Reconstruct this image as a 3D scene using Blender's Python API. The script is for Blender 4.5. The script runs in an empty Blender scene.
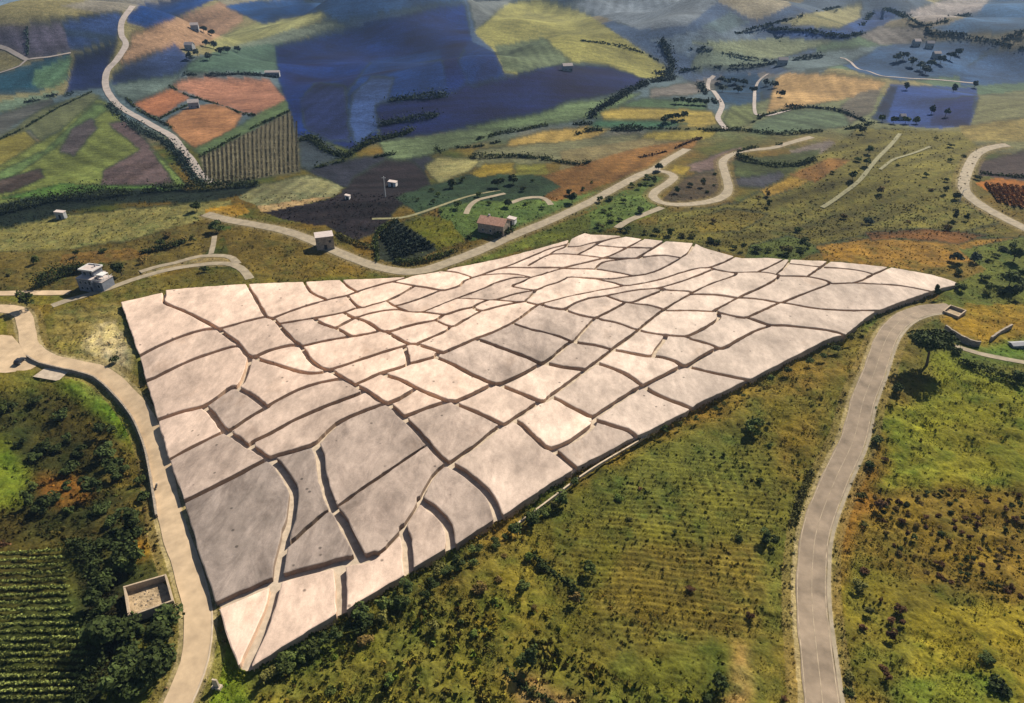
import bpy, bmesh, math, random
import numpy as np
from mathutils import Vector, Matrix
from mathutils.geometry import delaunay_2d_cdt
random.seed(7)
RNG = np.random.default_rng(11)
scene = bpy.context.scene
COL = scene.collection
R = math.radians

# ------------------------------------------------------------------ camera
W, H = 1024, 703
FOC = 692.0
PITCH = R(32.2)
CAMZ = 121.0
CP, SP = math.cos(PITCH), math.sin(PITCH)
K = 1.8                       # sunlit picture value / surface colour

def smooth(a, b, x):
    t = np.clip((x - a) / (b - a), 0, 1)
    return t * t * (3 - 2 * t)

_w = [(0.031, 0.017, 0.3, 0.8), (-0.019, 0.037, 1.9, 0.7), (0.052, -0.041, 4.1, 0.35), (0.011, 0.060, 2.2, 0.35)]
_f = [(0.0052, 0.0131, 0.4, 9.0), (-0.0107, 0.0087, 2.6, 8.0), (0.0172, 0.0051, 5.0, 5.0), (0.021, -0.019, 1.1, 3.0), (0.035, 0.029, 3.3, 1.7), (0.047, -0.018, 0.9, 1.3)]
_g = [  # x, y, rx, ry, height : single swells and hollows of the land
    (95, 800, 120, 70, 30), (-20, 690, 150, 50, -6), (-420, 760, 150, 90, 16), (330, 700, 120, 80, 10),
    (-125, 138, 38, 40, -9), (-75, 330, 40, 25, 3.5), (60, 95, 60, 30, -2.0), (160, 330, 60, 40, -3), (500, 900, 160, 120, 22)]

def height(x, y):
    x = np.asarray(x, float); y = np.asarray(y, float)
    z = np.zeros(np.broadcast(x, y).shape)
    for a, b, p, s in _w:
        z = z + 1.35 * s * np.sin(a * x + b * y + p)
    s = smooth(400, 850, y)
    for a, b, p, m in _f:
        z = z + 1.7 * s * m * np.sin(a * x + b * y + p)
    for gx, gy, rx, ry, m in _g:
        z = z + m * np.exp(-((x - gx) / rx) ** 2 - ((y - gy) / ry) ** 2)
    return z + smooth(1100, 4500, y) * 60

def ray(u, v):
    u = np.asarray(u, float); v = np.asarray(v, float)
    cx = (u - W / 2) / FOC; cy = (H / 2 - v) / FOC
    return cx, CP + cy * SP, -SP + cy * CP      # x, y, z per unit depth

def at(u, v, dz=0.0):
    """point of the ground (raised by dz) that is seen at picture position u, v"""
    dx, dy, dz_ = ray(u, v)
    dx, dy, dz_ = [np.atleast_1d(a) for a in np.broadcast_arrays(dx, dy, dz_)]
    ts = np.geomspace(60, 9000, 260)
    lo = np.full(dx.shape, 60.0); hi = np.full(dx.shape, 9000.0); done = np.zeros(dx.shape, bool)
    prev = 60.0
    for t in ts:
        below = (CAMZ + t * dz_) < height(t * dx, t * dy) + dz
        new = below & ~done
        lo[new] = prev; hi[new] = t; done |= below; prev = t
    for _ in range(30):
        m = (lo + hi) / 2
        b = (CAMZ + m * dz_) < height(m * dx, m * dy) + dz
        hi = np.where(b, m, hi); lo = np.where(b, lo, m)
    t = (lo + hi) / 2
    return np.stack([t * dx, t * dy, CAMZ + t * dz_], -1)

def at1(u, v, dz=0.0):
    return at(u, v, dz)[0]

def project(x, y, z):
    zz = z - CAMZ
    d = y * CP - zz * SP
    d = np.maximum(d, 1.0)
    up = y * SP + zz * CP
    return W / 2 + FOC * x / d, H / 2 - FOC * up / d

def scale_at(p):
    return FOC / max(1.0, p[1] * CP - (p[2] - CAMZ) * SP)      # pixels per metre

def lin(c):
    c = np.asarray(c, float) / 255.0
    return np.where(c <= 0.04045, c / 12.92, ((c + 0.055) / 1.055) ** 2.4)

def catmull(p, step):
    p = np.asarray(p, float)
    if len(p) == 2:
        n = max(2, int(np.linalg.norm(p[1] - p[0]) / step) + 1)
        return p[0] + (p[1] - p[0]) * np.linspace(0, 1, n)[:, None]
    q = np.vstack([2 * p[0] - p[1], p, 2 * p[-1] - p[-2]])
    out = []
    for i in range(1, len(q) - 2):
        n = max(1, int(np.linalg.norm(q[i + 1] - q[i]) / step))
        for k in range(n):
            t = k / n
            out.append(0.5 * ((2 * q[i]) + (-q[i - 1] + q[i + 1]) * t + (2 * q[i - 1] - 5 * q[i] + 4 * q[i + 1] - q[i + 2]) * t * t
                              + (-q[i - 1] + 3 * q[i] - 3 * q[i + 1] + q[i + 2]) * t ** 3))
    out.append(p[-1])
    return np.array(out)

def inside(poly, u, v):
    poly = np.asarray(poly, float)
    r = np.zeros(u.shape, bool)
    x0, y0 = poly[-1]
    for x1, y1 in poly:
        if y0 != y1:
            c = ((y1 > v) != (y0 > v)) & (u < (x0 - x1) * (v - y1) / (y0 - y1) + x1)
            r ^= c
        x0, y0 = x1, y1
    return r

# ------------------------------------------------------------------ objects
def tag(o, label=None, cat=None, group=None, kind=None):
    if label: o['label'] = label
    if cat: o['category'] = cat
    if group: o['group'] = group
    if kind: o['kind'] = kind
    return o

def link(o, parent=None):
    COL.objects.link(o)
    if parent is not None: o.parent = parent
    return o

def mesh(name, verts, faces, mat, parent=None, smooth_=False, loc=None):
    me = bpy.data.meshes.new(name)
    me.from_pydata([tuple(map(float, v)) for v in verts], [], [tuple(int(i) for i in f) for f in faces])
    if mat is not None:
        for m in (mat if isinstance(mat, (list, tuple)) else [mat]): me.materials.append(m)
    if smooth_:
        me.polygons.foreach_set('use_smooth', [True] * len(me.polygons))
    me.update()
    o = bpy.data.objects.new(name, me)
    if loc is not None: o.location = tuple(map(float, loc))
    return link(o, parent)

def fastmesh(name, verts, quads, mat, col=None, parent=None, loc=None, n=4):
    """verts (N,3), quads (M,n) as arrays; col: per-vertex colour"""
    verts = np.ascontiguousarray(verts, np.float32); quads = np.ascontiguousarray(quads, np.int32)
    me = bpy.data.meshes.new(name)
    me.vertices.add(len(verts)); me.vertices.foreach_set('co', verts.ravel())
    me.loops.add(quads.size); me.loops.foreach_set('vertex_index', quads.ravel())
    me.polygons.add(len(quads)); me.polygons.foreach_set('loop_start', np.arange(0, quads.size, n, dtype=np.int32))
    me.update(calc_edges=True)
    if mat is not None: me.materials.append(mat)
    if col is not None:
        a = me.color_attributes.new('albedo', 'FLOAT_COLOR', 'POINT')
        c = np.ones((len(verts), 4), np.float32); c[:, :3] = col
        a.data.foreach_set('color', c.ravel())
    o = bpy.data.objects.new(name, me)
    if loc is not None: o.location = tuple(map(float, loc))
    return link(o, parent)

def empty(name, loc, rz=0.0):
    o = bpy.data.objects.new(name, None)
    o.location = tuple(map(float, loc)); o.rotation_euler = (0, 0, rz); o.empty_display_size = 0.5
    return link(o)

class MB:
    def __init__(s): s.v = []; s.f = []
    def box(s, x0, x1, y0, y1, z0, z1):
        b = len(s.v)
        s.v += [(x0, y0, z0), (x1, y0, z0), (x1, y1, z0), (x0, y1, z0), (x0, y0, z1), (x1, y0, z1), (x1, y1, z1), (x0, y1, z1)]
        s.f += [tuple(b + i for i in q) for q in ((3, 2, 1, 0), (4, 5, 6, 7), (0, 1, 5, 4), (1, 2, 6, 5), (2, 3, 7, 6), (3, 0, 4, 7))]
        return s
    def tube(s, p0, p1, r0, r1, n=8):
        p0 = Vector(p0); p1 = Vector(p1); d = (p1 - p0).normalized()
        a = d.orthogonal().normalized(); c = d.cross(a); b = len(s.v)
        for p, r in ((p0, r0), (p1, r1)):
            for k in range(n):
                t = 2 * math.pi * k / n
                s.v.append(tuple(p + a * math.cos(t) * r + c * math.sin(t) * r))
        for k in range(n):
            j = (k + 1) % n
            s.f.append((b + k, b + j, b + n + j, b + n + k))
        s.f.append(tuple(b + n - 1 - k for k in range(n))); s.f.append(tuple(b + n + k for k in range(n)))
        return s
    def prism(s, pts, y0, y1):          # outline in x,z pushed along y
        b = len(s.v); n = len(pts)
        s.v += [(x, y0, z) for x, z in pts] + [(x, y1, z) for x, z in pts]
        s.f += [(b + i, b + (i + 1) % n, b + n + (i + 1) % n, b + n + i) for i in range(n)]
        s.f += [tuple(b + n - 1 - i for i in range(n)), tuple(b + n + i for i in range(n))]
        return s
    def build(s, name, mat, parent=None, loc=None):
        return mesh(name, s.v, s.f, mat, parent, loc=loc)

# ------------------------------------------------------------------ materials
def new_mat(name):
    m = bpy.data.materials.new(name); m.use_nodes = True
    nt = m.node_tree; b = nt.nodes['Principled BSDF']
    b.inputs['Roughness'].default_value = 0.9
    b.inputs['Specular IOR Level'].default_value = 0.2
    return m, nt, b

def N(nt, t, **kw):
    n = nt.nodes.new(t)
    for k, v in kw.items():
        if k.startswith('i_'):
            n.inputs[k[2:].replace('_', ' ')].default_value = v
        else: setattr(n, k, v)
    return n

def noise_fac(nt, scale, detail=5, lo=0.7, hi=1.3, vec=None, rough=0.6):
    n = N(nt, 'ShaderNodeTexNoise'); n.inputs['Scale'].default_value = scale
    n.inputs['Detail'].default_value = detail; n.inputs['Roughness'].default_value = rough
    if vec is not None: nt.links.new(vec, n.inputs['Vector'])
    r = N(nt, 'ShaderNodeMapRange'); r.inputs['From Min'].default_value = 0.3; r.inputs['From Max'].default_value = 0.7
    r.inputs['To Min'].default_value = lo; r.inputs['To Max'].default_value = hi
    nt.links.new(n.outputs['Fac'], r.inputs['Value'])
    return r.outputs['Result']

def times(nt, col, fac):
    m = N(nt, 'ShaderNodeVectorMath', operation='SCALE')
    nt.links.new(col, m.inputs[0]); nt.links.new(fac, m.inputs['Scale'])
    return m.outputs[0]

def wpos(nt, sx=1, sy=1, sz=1, rot=0):
    g = N(nt, 'ShaderNodeNewGeometry'); mp = N(nt, 'ShaderNodeMapping')
    mp.inputs['Scale'].default_value = (sx, sy, sz); mp.inputs['Rotation'].default_value = (0, 0, rot)
    nt.links.new(g.outputs['Position'], mp.inputs['Vector'])
    return mp.outputs[0]

def bump(nt, b, scale, strength, dist, vec=None):
    n = N(nt, 'ShaderNodeTexNoise'); n.inputs['Scale'].default_value = scale; n.inputs['Detail'].default_value = 6
    nt.links.new(vec if vec is not None else wpos(nt), n.inputs['Vector'])
    bp = N(nt, 'ShaderNodeBump'); bp.inputs['Strength'].default_value = strength; bp.inputs['Distance'].default_value = dist
    nt.links.new(n.outputs['Fac'], bp.inputs['Height']); nt.links.new(bp.outputs[0], b.inputs['Normal'])

def plain(name, rgb, var=0.2, scale=2.0, rough=0.9, local=False, bmp=0):
    m, nt, b = new_mat(name)
    c = N(nt, 'ShaderNodeRGB'); c.outputs[0].default_value = (*rgb, 1)
    if local:
        tc = N(nt, 'ShaderNodeTexCoord'); vec = tc.outputs['Object']
    else: vec = wpos(nt)
    f = noise_fac(nt, scale, 5, 1 - var, 1 + var, vec)
    nt.links.new(times(nt, c.outputs[0], f), b.inputs['Base Color'])
    b.inputs['Roughness'].default_value = rough
    if bmp: bump(nt, b, scale * 3, 0.6, bmp, vec)
    return m

def ground_material():
    m, nt, b = new_mat('ground')
    a = N(nt, 'ShaderNodeAttribute', attribute_name='albedo')
    c = times(nt, a.outputs['Color'], noise_fac(nt, 0.35, 6, 0.6, 1.4, wpos(nt), 0.7))
    c = times(nt, c, noise_fac(nt, 0.12, 6, 0.75, 1.25, wpos(nt, 0.35, 1.6, 1, 0.25), 0.7))
    c = times(nt, c, noise_fac(nt, 1.7, 4, 0.62, 1.42, wpos(nt), 0.75))
    c = times(nt, c, noise_fac(nt, 0.03, 6, 0.72, 1.28, wpos(nt, 1, 0.55, 1), 0.65))
    c = times(nt, c, noise_fac(nt, 0.012, 5, 0.8, 1.2, wpos(nt, 1.0, 0.5, 1, 0.5), 0.6))
    nt.links.new(c, b.inputs['Base Color']); b.inputs['Specular IOR Level'].default_value = 0.05
    bump(nt, b, 0.8, 0.8, 0.5)
    return m

def foliage_material():
    """leaf colour comes from the object's own colour, with a little change from leaf to leaf and from plant to plant"""
    m, nt, b = new_mat('foliage')
    oi = N(nt, 'ShaderNodeObjectInfo')
    c = times(nt, oi.outputs['Color'], noise_fac(nt, 0.9, 4, 0.45, 1.6, wpos(nt)))
    mr = N(nt, 'ShaderNodeMapRange'); mr.inputs['To Min'].default_value = 0.75; mr.inputs['To Max'].default_value = 1.3
    nt.links.new(oi.outputs['Random'], mr.inputs['Value'])
    c = times(nt, c, mr.outputs[0])
    nt.links.new(c, b.inputs['Base Color']); b.inputs['Specular IOR Level'].default_value = 0.1
    return m

def tuft_material():
    m, nt, b = new_mat('tuft')
    a = N(nt, 'ShaderNodeAttribute', attribute_name='albedo')
    nt.links.new(a.outputs['Color'], b.inputs['Base Color']); b.inputs['Specular IOR Level'].default_value = 0.05
    return m

def concrete_material():
    m, nt, b = new_mat('concrete')
    oi = N(nt, 'ShaderNodeObjectInfo')
    g = N(nt, 'ShaderNodeNewGeometry')
    # each block its own piece of the stain pattern
    ofs = N(nt, 'ShaderNodeVectorMath', operation='SCALE'); ofs.inputs[0].default_value = (91, 57, 33)
    nt.links.new(oi.outputs['Random'], ofs.inputs['Scale'])
    add = N(nt, 'ShaderNodeVectorMath', operation='ADD')
    nt.links.new(g.outputs['Position'], add.inputs[0]); nt.links.new(ofs.outputs[0], add.inputs[1])
    def stretch(sx, sy):
        mp = N(nt, 'ShaderNodeMapping'); mp.inputs['Scale'].default_value = (sx, sy, 1); mp.inputs['Rotation'].default_value = (0, 0, 0.35)
        nt.links.new(add.outputs[0], mp.inputs['Vector']); return mp.outputs[0]
    al = N(nt, 'ShaderNodeSeparateColor'); 
    c = times(nt, oi.outputs['Color'], noise_fac(nt, 0.09, 7, 0.60, 1.24, stretch(1, 0.6), 0.68))
    c = times(nt, c, noise_fac(nt, 0.45, 6, 0.80, 1.15, stretch(1, 0.55), 0.7))
    c = times(nt, c, noise_fac(nt, 2.5, 4, 0.90, 1.08, add.outputs[0], 0.7))
    # rusty-brown lichen patches here and there
    n = N(nt, 'ShaderNodeTexNoise'); n.inputs['Scale'].default_value = 0.06; n.inputs['Detail'].default_value = 7; n.inputs['Roughness'].default_value = 0.7
    nt.links.new(stretch(1, 0.7), n.inputs['Vector'])
    r = N(nt, 'ShaderNodeMapRange'); r.inputs['From Min'].default_value = 0.58; r.inputs['From Max'].default_value = 0.78
    r.inputs['To Max'].default_value = 0.55; nt.links.new(n.outputs['Fac'], r.inputs['Value'])
    mx = N(nt, 'ShaderNodeMix', data_type='RGBA', blend_type='MULTIPLY')
    nt.links.new(r.outputs[0], mx.inputs['Factor']); nt.links.new(c, mx.inputs['A']); mx.inputs['B'].default_value = (0.72, 0.60, 0.48, 1)
    # weathered blocks: black run-off and dark blotches
    n2 = N(nt, 'ShaderNodeTexNoise'); n2.inputs['Scale'].default_value = 0.16; n2.inputs['Detail'].default_value = 9; n2.inputs['Roughness'].default_value = 0.75; n2.inputs['Distortion'].default_value = 0.6
    nt.links.new(stretch(1, 0.45), n2.inputs['Vector'])
    r2 = N(nt, 'ShaderNodeMapRange'); r2.inputs['From Min'].default_value = 0.44; r2.inputs['From Max'].default_value = 0.66
    nt.links.new(n2.outputs['Fac'], r2.inputs['Value'])
    am = N(nt, 'ShaderNodeMath', operation='MULTIPLY_ADD'); nt.links.new(oi.outputs['Alpha'], am.inputs[0]); am.inputs[1].default_value = 0.62; am.inputs[2].default_value = 0.20
    m2 = N(nt, 'ShaderNodeMath', operation='MULTIPLY'); nt.links.new(r2.outputs[0], m2.inputs[0]); nt.links.new(am.outputs[0], m2.inputs[1])
    mx2 = N(nt, 'ShaderNodeMix', data_type='RGBA', blend_type='MULTIPLY')
    nt.links.new(m2.outputs[0], mx2.inputs['Factor']); nt.links.new(mx.outputs['Result'], mx2.inputs['A']); mx2.inputs['B'].default_value = (0.40, 0.38, 0.38, 1)
    # small dark spots: holes and weeds
    vo = N(nt, 'ShaderNodeTexVoronoi'); vo.inputs['Scale'].default_value = 0.2
    nt.links.new(add.outputs[0], vo.inputs['Vector'])
    vr = N(nt, 'ShaderNodeMapRange'); vr.inputs['From Min'].default_value = 0.05; vr.inputs['From Max'].default_value = 0.095
    vr.inputs['To Min'].default_value = 0.38; vr.inputs['To Max'].default_value = 1.0
    nt.links.new(vo.outputs['Distance'], vr.inputs['Value'])
    c2 = times(nt, mx2.outputs['Result'], vr.outputs[0])
    # upright faces: slightly darker, with warm bounced light put into the colour
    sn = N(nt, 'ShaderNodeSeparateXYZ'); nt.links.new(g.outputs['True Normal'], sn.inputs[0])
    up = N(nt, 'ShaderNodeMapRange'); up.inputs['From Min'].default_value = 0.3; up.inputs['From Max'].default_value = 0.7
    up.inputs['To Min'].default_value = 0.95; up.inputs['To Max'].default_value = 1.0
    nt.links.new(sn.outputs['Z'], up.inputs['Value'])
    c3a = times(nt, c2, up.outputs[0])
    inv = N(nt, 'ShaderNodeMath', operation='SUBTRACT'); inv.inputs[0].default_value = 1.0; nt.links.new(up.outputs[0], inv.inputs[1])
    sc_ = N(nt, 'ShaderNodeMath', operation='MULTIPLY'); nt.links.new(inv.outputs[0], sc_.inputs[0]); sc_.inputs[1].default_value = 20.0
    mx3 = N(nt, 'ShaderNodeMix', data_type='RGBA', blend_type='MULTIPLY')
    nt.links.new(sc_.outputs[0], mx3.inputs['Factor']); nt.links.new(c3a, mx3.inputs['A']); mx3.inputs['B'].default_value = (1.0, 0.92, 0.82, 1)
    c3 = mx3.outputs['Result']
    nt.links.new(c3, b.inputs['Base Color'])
    bump(nt, b, 0.8, 0.35, 0.12)
    return m

M = dict(
    ground=ground_material(), foliage=foliage_material(), tuft=tuft_material(), concrete=concrete_material(),
    asphalt=plain('asphalt', (0.205, 0.160, 0.117), 0.32, 0.22), pale_road=plain('pale_road', (0.42, 0.315, 0.205), 0.24, 0.25),
    track=plain('track', (0.245, 0.205, 0.145), 0.25, 0.4), far_road=plain('far_road', (0.27, 0.235, 0.215), 0.2, 0.2),
    grass_track=plain('grass_track', (0.17, 0.16, 0.085), 0.3, 0.5),
    paint=plain('road_paint', (0.275, 0.222, 0.158), 0.35, 0.5), kerb=plain('kerb', (0.42, 0.34, 0.25), 0.2, 0.8),
    paving=plain('paving', (0.40, 0.33, 0.255), 0.25, 0.6), dark_edge=plain('dark_edge', (0.06, 0.05, 0.045), 0.3, 0.8),
    bark=plain('bark', (0.09, 0.065, 0.045), 0.35, 3), stone=plain('stone', (0.24, 0.20, 0.16), 0.4, 1.2, bmp=0.2),
    plaster=plain('plaster', (0.26, 0.265, 0.28), 0.1, 0.8), roof_tile=plain('roof_tile', (0.42, 0.24, 0.17), 0.3, 1.5),
    flat_roof=plain('flat_roof', (0.42, 0.36, 0.34), 0.15, 0.8), dark=plain('dark_opening', (0.02, 0.022, 0.028), 0.2, 1, 0.4),
    rubble=plain('rubble', (0.30, 0.225, 0.14), 0.5, 0.9, bmp=0.3), metal=plain('metal', (0.35, 0.36, 0.38), 0.1, 1, 0.5),
    carpaint=plain('car_paint', (0.025, 0.025, 0.03), 0.1, 1, 0.35), rubber=plain('rubber', (0.015, 0.015, 0.015), 0.2, 2),
    glass=plain('window_glass', (0.03, 0.04, 0.05), 0.1, 1, 0.15), white=plain('white_paint', (0.55, 0.54, 0.53), 0.08, 1),
)
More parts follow.
